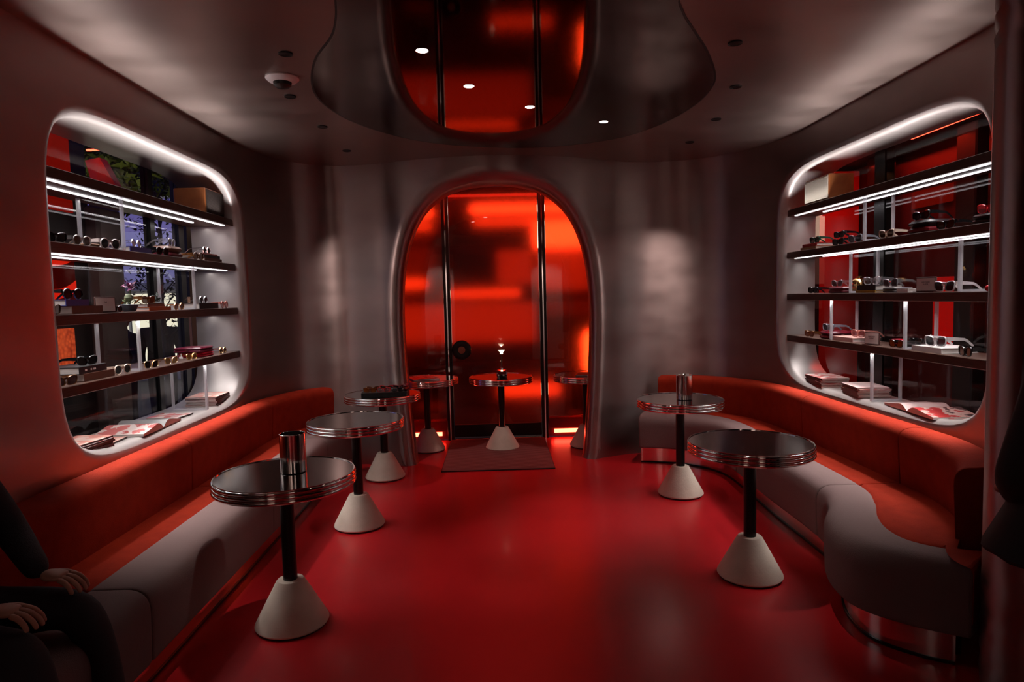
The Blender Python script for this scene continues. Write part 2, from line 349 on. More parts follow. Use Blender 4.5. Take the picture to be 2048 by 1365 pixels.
# ---------------------------------------------------------------- entrance lobby behind the arch
LOBW = mat('lobby_red_panel', (.20, .012, .010), .35)
YG = 7.05
for sx_, nm in ((-1, 'left'), (1, 'right')):
    tag(MB().box((min(sx_*1.42, sx_*1.36), 6.26, 0), (max(sx_*1.42, sx_*1.36), YG+.1, ZC)).build('wall_lobby_'+nm, LOBW), 'red side wall of the lobby, '+nm+' of the glass door', 'wall', kind='structure')
d1 = thing('door_1', 'red filmed glass door in a slim black frame', 'door', (0, YG, 0), kind='structure')
MB().box((-.475, -.006, .17), (.475, .006, 2.72)).build('glass_pane', REDGLASS, d1, False)
MB().box((-.475, -.02, .03), (.475, .02, .17), bev=.004).build('bottom_rail', BLACK, d1, False)
h = MB().lathe([(.001, -.012), (.105, -.012), (.105, .0), (.098, .012), (.08, .018), (.045, .014), (.040, .012)], 40, T=Matrix.Translation((-.375, -.02, .985)) @ Matrix.Rotation(R(90), 4, 'X'), caps=False).build('handle', BLACK, d1)
MB().lathe([(.040, .010), (.038, .020), (.001, .022)], 30, T=Matrix.Translation((-.375, -.02, .985)) @ Matrix.Rotation(R(90), 4, 'X')).build('handle_cap', mat('bronze_cap', (.32, .14, .09), .4, .6), h)
tag(MB().box((-.47, 6.985, 0), (.47, 7.03, .018), bev=.004).build('trim_1', STEEL), 'steel threshold strip under the glass door', 'threshold', kind='structure')
for sx_, nm in ((-1, 'left'), (1, 'right')):
    t = thing('trim_2' if sx_ < 0 else 'trim_3', 'slim black door post with a steel edge, '+nm+' of the door', 'door post', (sx_*.515, YG, 0), kind='structure')
    MB().box((-.035, -.05, 0), (.035, .03, ZC), bev=.004).build('post', BLACK, t, False)
    MB().box((-.006, -.058, 0), (.006, -.048, ZC)).build('steel_edge', CHROME, t, False)
    t = thing('window_1' if sx_ < 0 else 'window_3', 'red filmed side glass with a glowing strip below, '+nm+' of the door', 'window', (0, YG, 0), kind='structure')
    a, b = sorted((sx_*.555, sx_*1.36))
    MB().box((a, -.006, .235), (b, .006, 2.72)).build('glass_pane', REDGLASS, t, False)
    MB().box((a, -.03, .215), (b, .02, .235)).build('ledge', mat('red_metal', (.5, .05, .03), .25, .6), t, False)
    MB().box((a, -.02, .105), (b, .02, .215)).build('bottom_panel', LOBW, t, False)
    MB().box((a+.06*(sx_ > 0), .0, .045), (b-.06*(sx_ < 0), .02, .085)).build('light_strip', LEDPINK, t, False)
    MB().box((a, .02, 0), (b, .03, .11)).build('recess_back', LOBW, t, False)
    lamp('AREA', 'lobby_strip_light', (sx_*.95, YG-.03, .06), 2.2, (1, .02, .01), aim=(sx_*.95, 6, .0), shape='RECTANGLE', size=.75, size_y=.03)
# ribbed door mat
t = thing('door_mat', 'ribbed striped doormat in front of the glass door', 'mat', (-.01, 6.37, 0))
MATB = mat('mat_rubber', (.010, .004, .004), .8); MATR = mat('mat_rib', (.32, .085, .08), .6)
MB().box((-.51, -.65, .001), (.51, .62, .008)).build('mat_base', MATB, t, False)
mb = MB()
for k in range(44): y = -.64+k*.0288; mb.box((-.505, y, .008), (.505, y+.012, .014))
tag(mb.build('ribs', MATR, t, False), kind='stuff')

# ---------------------------------------------------------------- what is seen outside
# across the street behind the red glass: lit shop fronts
ASPH = mat('asphalt', (.03, .028, .03), .8)
tag(MB().box((-14, 7.2, -.2), (9, 26, -.05)).build('street_pavement', ASPH), 'dark street pavement outside the glass', 'pavement', kind='structure')
tag(MB().box((-14, -4, -.2), (-2.75, 7.2, -.05)).build('side_pavement', ASPH), 'dark pavement outside the left window', 'pavement', kind='structure')
def shop(name, label, Y, wins, size):
    t = thing(name, label, 'building', (0, Y, 0))
    MB().box((size[0], .06, 0), (size[1], .8, size[2])).build('facade', mat('street_facade', (.05, .035, .03), .8), t, False)
    for k, (x0, z0, x1, z1, g) in enumerate(wins):
        f = MB().box((x0-.03, .03, z0-.03), (x1+.03, .06, z1+.03)).build('window_frame', DARKWALL, t, False)
        MB().box((x0, .0, z0), (x1, .035, z1)).build('lit_pane', g, f, False)
    return t
Wt = glow('shop_light_white', (1, .62, .45), 7.0); Wm = glow('shop_light_mid', (1, .5, .3), 2.4); Wd = glow('shop_light_dim', (1, .4, .3), 0.65); Wq = glow('shop_light_faint', (1, .4, .3), 0.16); Wh = glow('shop_light_hot', (1, .8, .5), 9)
k9 = 9.3/1302.
def pz(x0, y0, x1, y1, g): return ((x0-994)*k9, 1.55+(600-y1)*k9, (x1-994)*k9, 1.55+(600-y0)*k9, g)
shop('shop_front', 'lit shop front across the street behind the red glass', 9.3,
     [pz(1076, 452, 1180, 505, Wt), pz(950, 420, 1190, 433, Wt), pz(955, 447, 1075, 458, Wm), pz(812, 425, 874, 438, Wt), pz(800, 452, 872, 464, Wm), pz(1000, 508, 1070, 575, Wd), pz(1080, 515, 1185, 590, Wd), pz(800, 500, 880, 545, Wq),
      pz(780, 560, 860, 580, Wm), pz(900, 585, 1045, 600, Wm), pz(760, 612, 1075, 690, Wd), pz(1095, 610, 1200, 640, Wq), pz(1000, 776, 1120, 800, Wm), pz(830, 810, 890, 850, Wq)], (-4, 4, 3.6))
t = thing('street_bollard_lamp', 'glowing street lamp seen blurred behind the right side glass', 'lamp', (1.30, 8.7, 0))
MB().lathe([(.08, -.04), (.08, .5)], 20).build('post', BLACK, t)
MB().lathe([(.09, .5), (.12, .58), (.13, .95), (.09, 1.05), (.01, 1.07)], 24).build('lamp_head', Wh, t)

# left window: frame, panes, and the dusk street
wn = thing('window_2', 'clear window at the back of the left niche with slim black mullions', 'window', (-2.42, 0, 0), kind='structure')
for a, b in ((2.9, 4.67), (4.73, 5.08), (5.16, 5.45)): MB().box((-.004, a, .72), (.004, b, 2.60)).build('glass_pane', GLASS, wn, False)
for a, b in ((4.67, 4.73), (5.08, 5.16)): MB().box((-.03, a, .7), (.02, b, 2.62)).build('mullion', BLACK, wn, False)
MB().box((-.03, 5.24, .7), (.005, 5.5, 2.62)).build('window_jamb', BLACK, wn, False)
tag(MB().box((-2.72, 2.6, -.1), (-2.66, 4.40, 3.0)).build('wall_behind_glass', DARKWALL), 'dark partition behind the near end of the left window', 'wall', kind='structure')
tag(MB().box((-2.62, 4.27, -.1), (-2.52, 4.54, 2.20), bev=.02).build('trim_4', mat('brown_column', (.05, .028, .022), .6)), 'dark brown column outside the left window', 'column', kind='structure')
# added glowing panels on the partition, standing in for the red room's reflection
REDREFL = glow('red_reflection_panel', (1, .02, .008), .22); REDREFLB = glow('red_reflection_band', (1, .02, .006), .95)
tag(MB().box((-2.655, 3.55, 2.14), (-2.64, 4.22, 2.70), bev=.003).build('red_glow_panel', REDREFL), 'plain red panel added as a reflection high behind the left window', 'display')
t = thing('curved_reflection', 'added dark red panel with two curved bands of reflection behind the left window', 'display', (-2.65, 3.98, 1.70))  # reflected red bands put in as glowing strips
MB().box((-.005, -.21, -.17), (.005, .22, .22), bev=.002).build('panel', glow('red_reflection_dim', (1, .015, .01), .05), t, False)
for zc, hh in ((.10, .05), (-.10, .06)):
    MB().loft([[(.008, -.20+k*.042, zc+((k-5)/5)**2*.05), (.008, -.20+k*.042, zc+hh+((k-5)/5)**2*.06)] for k in range(11)], closed=False).build('glow_band', REDREFLB, t, False)
m_ = mat('floral_reflection', (0, 0, 0), .6)  # mottled glow put in for a red reflection in the glass
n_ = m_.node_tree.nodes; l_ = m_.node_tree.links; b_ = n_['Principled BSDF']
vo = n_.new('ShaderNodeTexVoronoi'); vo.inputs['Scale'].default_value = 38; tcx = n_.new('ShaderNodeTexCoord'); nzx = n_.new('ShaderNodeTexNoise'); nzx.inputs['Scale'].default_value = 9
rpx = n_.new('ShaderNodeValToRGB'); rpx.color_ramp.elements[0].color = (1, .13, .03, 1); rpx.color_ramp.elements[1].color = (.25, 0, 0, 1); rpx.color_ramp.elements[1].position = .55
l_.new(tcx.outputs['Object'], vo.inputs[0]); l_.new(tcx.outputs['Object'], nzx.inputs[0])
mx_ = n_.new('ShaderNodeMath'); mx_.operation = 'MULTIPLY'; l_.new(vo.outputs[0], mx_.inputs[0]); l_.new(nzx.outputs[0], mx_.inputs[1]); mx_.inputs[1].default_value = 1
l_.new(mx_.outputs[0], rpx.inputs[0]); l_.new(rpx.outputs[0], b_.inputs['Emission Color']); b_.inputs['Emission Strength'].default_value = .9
tag(MB().box((-2.655, 3.70, 1.14), (-2.64, 4.15, 1.42), bev=.003).build('floral_reflection', m_), 'red floral panel added as a reflection behind the left window', 'display')
# red lit awning corner with a red tube, above
t = thing('street_awning', 'orange and red awning corner lit by a red tube outside the left window', 'awning', (-2.95, 5.2, 2.42))
MB().add([(-.13, 0, 0), (-.19, 0, .26), (-.08, 0, .28), (.02, .10, 0), (-.13, .1, 0), (-.19, .1, .26), (-.08, .1, .28), (.02, .18, 0)], [(0, 1, 2, 3), (4, 7, 6, 5), (0, 4, 5, 1), (1, 5, 6, 2), (2, 6, 7, 3), (3, 7, 4, 0)]).build('awning_cloth', mat('awning_red', (.5, .06, .03), .7), t, False)
MB().tube([(-.10, -.12, .31), (.10, -.12, .31)], .008).build('red_tube', LEDRED, t)
MB().tube([(-.19, .05, -2.47), (-.19, .05, .02)], .02).build('awning_post', BLACK, t)
lamp('POINT', 'awning_glow', (-2.95, 5.0, 2.66), .8, (1, .12, .03), shadow_soft_size=.05)
# trees, building and planter outside the left window
LEAFD = mat('leaf_dark', (.012, .018, .010), .5); LEAFO = mat('leaf_olive', (.07, .085, .012), .6); BARK = mat('bark', (.03, .022, .018), .8)
def leaf_mesh(n, fn, size, m, name, parent, tilt=1.):
    mb = MB()
    for _ in range(n):
        p = Vector(fn()); s = size*random.uniform(.6, 1.3)
        T = Matrix.Translation(p) @ Matrix.Rotation(random.uniform(0, 2*PI), 4, 'Z') @ Matrix.Rotation(random.uniform(-1.2, .5)*tilt, 4, 'Y') @ Matrix.Rotation(random.uniform(-.6, .6), 4, 'X')
        mb.add([(0, 0, 0), (s*.5, s*.24, .02*s), (s*1.1, 0, -.05*s), (s*.5, -s*.24, .02*s)], [(0, 1, 2, 3)], T)
    return tag(mb.build(name, m, parent, False), kind='stuff')
t = thing('street_tree', 'slim dark leafy tree standing outside the left window', 'tree', (-3.55, 7.05, 0))
br = MB(); br.tube([(0, 0, -.05), (.02, 0, .9), (-.02, .02, 1.6), (.03, 0, 2.3), (0, 0, 2.75)], [.045, .035, .028, .016, .006])
tips = []
for k in range(26):
    z = 1.15+k*.062; a = k*2.4; L = random.uniform(.18, .36)*(1 if z < 2.2 else .7); e = (math.cos(a)*L, math.sin(a)*L, z+.22)
    br.tube([(0, 0, z), (e[0]*.6, e[1]*.6, z+.14), e], [.010, .006, .003], 5); tips.append(e)
br.build('trunk', BARK, t)
def tf():
    e = random.choice(tips); f = random.uniform(.45, 1.15); return (e[0]*f+random.gauss(0, .06), e[1]*f+random.gauss(0, .06), e[2]+random.gauss(0, .06))
leaf_mesh(1000, tf, .058, LEAFD, 'foliage', t)
t = thing('overhanging_tree', 'olive green tree crown hanging high outside the left window', 'tree', (-4.55, 8.2, 0))
MB().tube([(-1.2, .6, -.05), (-1.1, .5, 2.2), (-.5, .2, 3.6), (.1, 0, 4.0)], [.12, .1, .07, .03]).build('trunk', BARK, t)
leaf_mesh(1500, lambda: (random.gauss(0, .36), max(-.45, min(.8, random.gauss(0, .4))), 3.25+random.gauss(0, .20)), .16, LEAFO, 'foliage', t)
lamp('SPOT', 'foliage_fill_light', (-3.9, 6.6, 2.5), 45, (1, .95, .5), aim=(-4.25, 7.7, 3.4), spot_size=1.3, spot_blend=.8, shadow_soft_size=.1)  # added spot without a fixture, brightens the tree crown
t = thing('canopy_fascia', 'olive lit canopy soffit high outside the left window', 'canopy', (-5.2, 9.3, 3.3))
MB().box((-1.6, 0, -.16), (1.1, .2, 1.4)).build('fascia_board', mat('olive_board', (.10, .09, .035), .8), t, False)
MB().box((-1.6, -.03, -.24), (1.1, .2, -.16)).build('fascia_edge', BLACK, t, False)
t = thing('office_building', 'pale violet building with a lit ground floor across the side street', 'building', (-8.2, 14.0, 0))
BW = mat('pale_render', (.55, .52, .75), .8)
MB().box((-3.5, 0, 2.0), (1.9, 1.0, 3.1)).build('upper_wall', BW, t, False)
MB().box((-3.5, -.2, 1.86), (1.9, .2, 2.02)).build('canopy', mat('grey_steel', (.16, .16, .18), .5), t, False)
for k in range(8):
    x = -3.4+k*.65
    f = MB().box((x-.03, .05, -.05), (x+.6, .12, 1.86)).build('window_frame', mat('frame_grey', (.25, .25, .27), .5), t, False)
    MB().box((x, .0, .35), (x+.55, .06, 1.80)).build('lit_pane', glow('lit_window_pale', (1, .92, .70), 1.5), f, False)
for x in (-2.0, -.6, .8):
    MB().tube([(x, -.1, 2.0), (x+.35, -.1, 2.5), (x+.7, -.1, 2.0)], .03, 6).build('truss', mat('white_steel', (.8, .8, .85), .5), t)
lamp('AREA', 'dusk_bounce', (-6.5, 11.5, 4.0), 60, (.75, .75, 1), aim=(-8.2, 14, 2.4), size=2)
t = thing('sign_post', 'white street post outside the left window', 'post', (-3.3, 6.92, 0))
MB().tube([(0, 0, -.05), (0, 0, 3.2)], .028, 12).build('post', mat('white_post', (.75, .75, .8), .5), t)
MB().lathe([(.07, -.05), (.07, -.02), (.03, .0)], 16).build('foot', BLACK, t)

# passers-by outside the left window, dark silhouettes
def skin_fig(name, verts, edges, radii, m, parent=None, sub=2):
    me = bpy.data.meshes.new(name); me.from_pydata(verts, edges, []); o = bpy.data.objects.new(name, me); COL.objects.link(o)
    o.modifiers.new('skin', 'SKIN'); me.materials.append(m)
    if not me.skin_vertices: bpy.context.view_layer.objects.active = o
    for i, sv in enumerate(me.skin_vertices[0].data):
        r = radii[i]; sv.radius = r if isinstance(r, tuple) else (r, r); sv.use_root = (i == 0)
    sb_ = o.modifiers.new('sub', 'SUBSURF'); sb_.levels = sub; sb_.render_levels = sub
    dg = bpy.context.evaluated_depsgraph_get(); me2 = bpy.data.meshes.new_from_object(o.evaluated_get(dg)); me2.name = name
    bpy.data.objects.remove(o)
    o = bpy.data.objects.new(name, me2); COL.objects.link(o); me2.shade_smooth()
    if not me2.materials: me2.materials.append(m)
    if parent: o.parent = parent
    return o
COAT = mat('black_coat', (.010, .009, .009), .75); DENIM = mat('dark_denim', (.022, .022, .026), .8, bump=(200, .2, (1, 1, 1))); SKIN = mat('skin', (.42, .22, .15), .55); HAIR = mat('dark_hair', (.015, .010, .008), .6)
def head(parent, c, r, face, name_h='hair'):
    """a head with face on a neck; c centre, r half height, face = direction looked in (angle about z)"""
    T = Matrix.Translation(c) @ Matrix.Rotation(face, 4, 'Z')
    mb = MB(); rings = []
    for i in range(1, 14):
        a = PI*i/14; z = -math.cos(a)*r; rr = math.sin(a)*r
        wx = .70*rr*(.86 if z < 0 else 1); wy = .86*rr
        ring = []
        for j in range(20):
            b = 2*PI*j/20; x, y = math.cos(b)*wx, math.sin(b)*wy
            if y < 0:   # face side
                if abs(x) < .16*r and -.25*r < z < .12*r: y -= .15*r*(1-abs(x)/(.16*r))*(1 if z > -.2*r else .5)
                if .05*r < z < .25*r and .18*r < abs(x) < .42*r: y += .06*r
                if -.62*r < z < -.42*r and abs(x) < .25*r: y -= .03*r
            ring.append((x, y, z))
        rings.append(ring)
    mb.loft(rings, T=T)
    for sx_ in (-1, 1): mb.lathe([(.03*r, -.02*r), (.17*r, 0), (.10*r, .05*r)], 10, T=T @ Matrix.Translation((sx_*.70*r, .05*r, 0)) @ Matrix.Rotation(sx_*R(80), 4, 'Y'))
    hd = mb.build('head', SKIN, parent)
    hb = MB(); hr = []
    for i in range(6, 14):
        a = PI*i/14; z = -math.cos(a)*r*1.05; rr = math.sin(a)*r*1.06
        hr.append([(math.cos(2*PI*j/20)*.74*rr, math.sin(2*PI*j/20)*.9*rr if math.sin(2*PI*j/20) > -.35 or z > .45*r else -.3*rr, z+.02*r) for j in range(20)])
    hb.loft(hr, T=T).build(name_h, HAIR, hd)
    eb = MB()
    for sx_ in (-1, 1): eb.lathe([(.001, .06*r), (.06*r, .03*r), (.07*r, -.02*r)], 10, T=T @ Matrix.Translation((sx_*.29*r, -.70*r, .10*r)) @ Matrix.Rotation(R(90), 4, 'X'))
    eb.build('eyes', BLACK, hd)
    MB().box((-.2*r, -.80*r, -.50*r), (.2*r, -.70*r, -.44*r), T=T, bev=.02*r).build('mouth', mat('lips', (.35, .1, .09), .5), hd)
    return hd
def stander(name, label, loc, rz, hgt=1.74, hood=False):
    t = thing(name, label, 'person', loc, rz); k = hgt/1.74
    V = [(0, 0, .95), (0, 0, 1.15), (0, -.01, 1.36), (0, 0, 1.46), (0, -.01, 1.54),
         (.10, 0, .90), (.11, -.01, .50), (.11, .02, .09), (.12, -.11, .05), (-.10, 0, .90), (-.11, -.01, .50), (-.11, .02, .09), (-.12, -.11, .05),
         (.19, 0, 1.40), (.25, .02, 1.12), (.21, -.10, .90), (-.19, 0, 1.40), (-.25, .02, 1.12), (-.21, -.10, .90)]
    E = [(0, 1), (1, 2), (2, 3), (3, 4), (0, 5), (5, 6), (6, 7), (7, 8), (0, 9), (9, 10), (10, 11), (11, 12), (2, 13), (13, 14), (14, 15), (2, 16), (16, 17), (17, 18)]
    rd = [(.17, .13), (.17, .13), (.19, .13), (.08, .08), (.055, .055), .10, .065, .045, .04, .10, .065, .045, .04, .085, .058, .04, .085, .058, .04]
    skin_fig('body', [tuple(c*k for c in v) for v in V], E, [tuple(c*k for c in r) if isinstance(r, tuple) else r*k for r in rd], COAT, t)
    head(t, (0, -.02*k, 1.63*k), .118*k, 0)
    return t
stander('person', 'person in a dark coat standing outside the left window, nearer the tree', (-4.15, 8.15, -.05), R(20), 1.58)
stander('person', 'person in black outside the left window, nearer the brown column', (-4.45, 7.9, -.05), R(-30), 1.52)

# red room behind the right window
wr = thing('window_4', 'clear window at the back of the right niche with a dark mullion', 'window', (2.725, 0, 0), kind='structure')
for a, b in ((2.9, 4.50), (4.62, 5.6)): MB().box((-.004, a, .70), (.004, b, 2.58)).build('glass_pane', GLASS, wr, False)
MB().box((-.01, 4.50, .68), (.06, 4.62, 2.6)).build('mullion', BLACK, wr, False)
REDW = mat('red_painted_wall', (.52, .025, .015), .5); REDD = mat('deep_red_wall', (.06, .002, .0015), .5)
tag(MB().box((3.55, 2.6, 0), (3.6, 8.6, 2.75)).build('wall_red_room', REDD), 'deep red wall of the room behind the right window', 'wall', kind='structure')
tag(MB().box((2.78, 8.5, 0), (3.6, 8.6, 2.75)).build('wall_red_room_end', REDW), 'bright red end wall behind the right window', 'wall', kind='structure')
tag(MB().box((2.75, 2.6, 2.70), (3.6, 8.6, 2.75)).build('ceiling_red_room', DARKWALL), 'ceiling of the red room behind the right window', 'ceiling', kind='structure')
tag(MB().box((2.72, 5.72, 0), (2.78, 8.6, 2.75)).build('wall_red_room_inner', DARKWALL), 'inner wall of the red room past the window', 'wall', kind='structure')
tag(MB().box((2.50, 2.55, 0), (3.6, 2.65, 2.75)).build('wall_red_room_near', REDD), 'near end wall of the red room', 'wall', kind='structure')
for x, y, s, nm in ((2.92, 6.0, .10, 'nearer the far end'), (3.42, 5.72, .12, 'in the middle'), (3.42, 4.62, .10, 'nearest the pillar')):
    tag(MB().box((x-s/2, y-s, 0), (x+s/2, y+s, 2.70), bev=.01).build('trim_5', DARKWALL), 'black square column in the red room, '+nm, 'column', kind='structure')
tag(MB().box((3.52, 4.93, 1.02), (3.548, 5.16, 1.62), bev=.003).build('red_glow_panel', glow('red_lit_bar', (1, .006, .003), .42)), 'bright red lit panel on the red room wall, low in the middle', 'display')
tag(MB().box((3.52, 4.98, 2.20), (3.548, 5.45, 2.36), bev=.003).build('red_glow_panel', glow('red_reflection_faint', (1, .02, .005), .16)), 'dim red strip added as a reflection on the red room wall, high in the middle', 'display')  # glowing strip put in for a reflected red patch
t = thing('red_wall_panel', 'bright red lit panel on the red room wall near the far end', 'panel', (3.05, 6.05, 0))
MB().box((-.25, .15, .3), (.45, .19, 2.66), bev=.004).build('panel', REDW, t, False)
MB().box((-.25, .13, .3), (-.22, .15, 2.66)).build('panel_edge', DARKWALL, t, False)
for x, a, b, nm in ((2.97, 4.25, 5.05, 'longest'), (3.22, 4.1, 5.0, 'deeper'), (2.97, 5.5, 5.85, 'short far')):
    t = thing('red_light_tube', nm+' red light tube on the ceiling of the red room', 'light tube', (x, a, 2.685))
    MB().box((-.012, 0, -.010), (.012, b-a, .0), bev=.003).build('tube', LEDRED, t, False)
    MB().box((-.018, -.01, .0), (.018, b-a+.01, .015)).build('channel', BLACK, t, False)
lamp('AREA', 'red_tube_light', (3.0, 5.6, 2.6), 6, (1, .04, .015), aim=(3.0, 6.3, 1.2), shape='RECTANGLE', size=.4, size_y=.4)
lamp('SPOT', 'red_wall_washer', (3.2, 4.4, 2.6), 6, (1, .03, .01), aim=(3.55, 4.75, 1.1), spot_size=.7, spot_blend=.8, shadow_soft_size=.03)

# ---------------------------------------------------------------- benches (paired back and front lines, lofted)
def pairs(P, n=10): return crom(P, n)
def bench_segment(PP, i0, i1, prof, anchor):
    """prof: closed list of (d, z); anchor 'B' measures d from the back line, 'F' from the front, 'BF' uses (which, d, z)"""
    def section(q):
        bx, by, fx, fy = q; L = math.hypot(fx-bx, fy-by); ux, uy = (fx-bx)/L, (fy-by)/L; out = []
        for p in prof:
            wch, d, z = p
            if wch == 'B': out.append((bx+ux*d, by+uy*d, z))
            else: out.append((fx-ux*d, fy-uy*d, z))
        return out
    qs = [PP[i] for i in range(i0, i1+1)]
    rings = [section(q) for q in qs]
    def shrink(r, k):
        c = [sum(p[a] for p in r)/len(r) for a in range(3)]; return [tuple(c[a]+(p[a]-c[a])*k for a in range(3)) for p in r]
    def lerp(r, q, t): return [tuple(a[k]+(b[k]-a[k])*t for k in range(3)) for a, b in zip(r, q)]
    d0 = math.dist(rings[0][0], rings[1][0]); d1 = math.dist(rings[-1][0], rings[-2][0])
    g = .004
    st = [shrink(lerp(rings[0], rings[1], g/d0), .955), shrink(lerp(rings[0], rings[1], (g+.004)/d0), .985), lerp(rings[0], rings[1], min(.9, (g+.014)/d0))]
    en = [lerp(rings[-1], rings[-2], min(.9, (g+.014)/d1)), shrink(lerp(rings[-1], rings[-2], (g+.004)/d1), .985), shrink(lerp(rings[-1], rings[-2], g/d1), .955)]
    return MB().loft(st+rings[1:-1]+en)
def rounded(pts, radii, n=5):
    out = []
    for i, p in enumerate(pts):
        r = radii[i]
        if r == 0: out.append(p); continue
        a, b = pts[i-1], pts[(i+1) % len(pts)]
        P, A, B = Vector(p), Vector(a), Vector(b); u = (A-P).normalized(); v = (B-P).normalized()
        for k in range(n+1):
            t = k/n; s0 = P+u*r; s1 = P+v*r
            out.append(tuple((1-t)**2*s0+2*t*(1-t)*P+t*t*s1))
    return out
BACK = [('B', d, z) for d, z in rounded([(0, .30), (.155, .30), (.185, .70), (.18, .775), (.015, .775)], [0, 0, 0, .055, .03])]
# smoother front/top of the backrest
BACK = [('B', d, z) for d, z in rounded([(.0, .30), (.160, .30), (.185, .765), (.012, .765)], [0, 0, .075, .03], 7)]
ROLL_ = [('F', d, z) for d, z in rounded([(.25, .148), (.25, .452), (0, .452), (.012, .148)], [0, .03, .10, .02], 8)]
SEAT = [('B', .145, .20), ('F', .245, .20), ('F', .245, .440), ('F', .262, .452), ('B', .20, .456), ('B', .145, .45)]
KICK = [('F', .13, .002), ('F', .095, .002), ('F', .095, .148), ('F', .13, .148)]
KICKM = [('F', .094, .001), ('F', .089, .001), ('F', .089, .014), ('F', .094, .014)]
def bench(name, label, P, N, back_segs, seat_segs, kick):
    t = thing(name, label, 'bench'); PP = pairs(P, N)
    for a, b in back_segs: bench_segment(PP, a, b, BACK, 'B').build('backrest', REDFAB, t, ang=R(50))
    for a, b in seat_segs:
        bench_segment(PP, a, b, SEAT, 'B').build('seat', REDFAB, t, ang=R(50))
        bench_segment(PP, a, b, ROLL_, 'F').build('front_roll', GREYFAB, t, ang=R(50))
    bench_segment(PP, kick[0], kick[1], KICK, 'F').build('kick_plate', CHROME, t)
    bench_segment(PP, kick[0], kick[1], KICKM, 'F').build('floor_trim', BLACK, t)
    return t
XB, XF = -1.985, -1.365
LP = [(XB, .9, XF, .9), (XB, 1.4, XF, 1.4), (XB, 1.95, XF, 1.95), (XB, 2.5, XF, 2.5), (XB, 3.15, XF, 3.15), (XB, 3.83, XF, 3.83), (XB, 4.5, XF, 4.5), (XB, 5.12, XF-.01, 5.12), (-1.925, 5.45, -1.375, 5.36), (-1.80, 5.80, -1.34, 5.56), (-1.62, 5.99, -1.27, 5.74)]
bench('banquette_bench', 'long straight red and grey banquette along the left wall', LP, 10, [(0, 20), (20, 50), (50, 72), (72, 100)], [(0, 30), (30, 51), (51, 73), (73, 100)], (0, 100))
RP = [(1.45, 6.185, 1.26, 5.78), (1.75, 6.165, 1.48, 5.72), (2.03, 6.01, 1.67, 5.60), (2.21, 5.78, 1.79, 5.42), (2.33, 5.53, 1.83, 5.2), (2.405, 5.1, 1.815, 4.9), (2.405, 4.3, 1.785, 4.3), (2.405, 3.52, 1.77, 3.55), (2.385, 3.18, 1.69, 3.29),
      (2.31, 2.92, 1.585, 3.10), (2.225, 2.79, 1.525, 2.90), (2.13, 2.70, 1.535, 2.72), (2.04, 2.615, 1.655, 2.565), (1.955, 2.535, 1.84, 2.425)]
bench('curved_banquette', 'curved red and grey banquette winding along the right wall', RP, 8, [(4, 44), (44, 56), (56, 88)], [(0, 40), (40, 56), (56, 104)], (0, 100))

# ---------------------------------------------------------------- tables
def table(name, label, x, y):
    t = thing(name, label, 'table', (x, y, 0), group='round pedestal tables')
    MB().lathe([(.001, .738), (.316, .738), (.316, .728), (.001, .728)], 72).build('table_top', TOP, t)
    rim = [(.300, .678), (.318, .678)]
    for k in range(3):
        z0 = .680+k*.020
        for j in range(7): a = -PI/2+PI*j/6; rim.append((.319+.0075*math.cos(a), z0+.009+.0088*math.sin(a)))
    rim += [(.320, .742), (.3155, .7415), (.3155, .737)]
    MB().lathe(rim, 96, caps=False).build('chrome_rim', CHROME, t, ang=R(55))
    MB().lathe([(.30, .685), (.30, .70), (.001, .70)], 48, caps=False).build('underside', BLACK, t)
    MB().lathe([(.033, .215), (.033, .70)], 28).build('pole', BLACK, t)
    MB().lathe([(.001, .008), (.166, .008), (.1715, .016), (.170, .022), (.066, .216), (.060, .223), (.033, .224)], 64, caps=False).build('cone_base', CONE, t)
    MB().lathe([(.163, .0005), (.163, .009)], 48).build('foot_pad', RUBBER, t)
    return t
table('pedestal_table', 'nearest round table on the left, holding an empty steel cup', -1.017, 3.069)
table('pedestal_table', 'middle round table on the left with a bare top', -.972, 4.416)
table('pedestal_table', 'rear round table on the left holding a black tray of sunglasses', -.996, 5.616)
table('pedestal_table', 'rear round table on the right, holding a steel cup of napkins', 1.388, 4.885)
table('pedestal_table', 'nearest round table on the right with a bare top', 1.347, 3.417)
table('pedestal_table', 'round table in front of the glass door holding a slim lamp', .038, 6.593)
table('pedestal_table', 'round table in the lobby left of the door, under a magazine', -.72, 6.60)
table('pedestal_table', 'round table in the lobby right of the door, half behind the arch', .90, 6.58)
TZ = .7385
def cup(label, x, y, napkin):
    t = thing('steel_cup', label, 'cup', (x, y, TZ))
    MB().lathe([(.001, .001), (.056, .001), (.060, .004), (.060, .184), (.0575, .186), (.0555, .184), (.0555, .006), (.001, .006)], 48, caps=False).build('cup_wall', STEEL, t)
    if napkin:
        mb = MB()
        for k in range(5):
            a = -.6+k*.35; px, py = .028*math.cos(a), .03*math.sin(a)-.0
            mb.add([(px-.012, py-.018, .01), (px+.012, py+.018, .01), (px+.016, py+.020, .175+.008*(k % 3)), (px+.002, py, .195), (px-.014, py-.020, .178+.01*(k % 2))], [(0, 1, 2, 3, 4)])
        mb.build('napkins', PAPER, t, False)
    return t
cup('empty polished steel cup on the nearest left table', -.985, 3.095, False)
cup('polished steel cup with folded napkins on the rear right table', 1.415, 4.86, True)
t = thing('table_lamp', 'slim chrome table lamp with a flared lit head by the glass door', 'lamp', (.05, 6.55, TZ))
MB().box((-.055, -.055, 0), (.055, .055, .075), bev=.012).build('base', CHROME, t)
MB().lathe([(.012, .075), (.018, .085), (.018, .10), (.010, .11)], 20).build('collar', CHROME, t)
MB().lathe([(.010, .10), (.010, .225), (.014, .245), (.016, .25)], 20).build('stem', mat('bronze_stem', (.30, .20, .13), .25, 1.0), t)
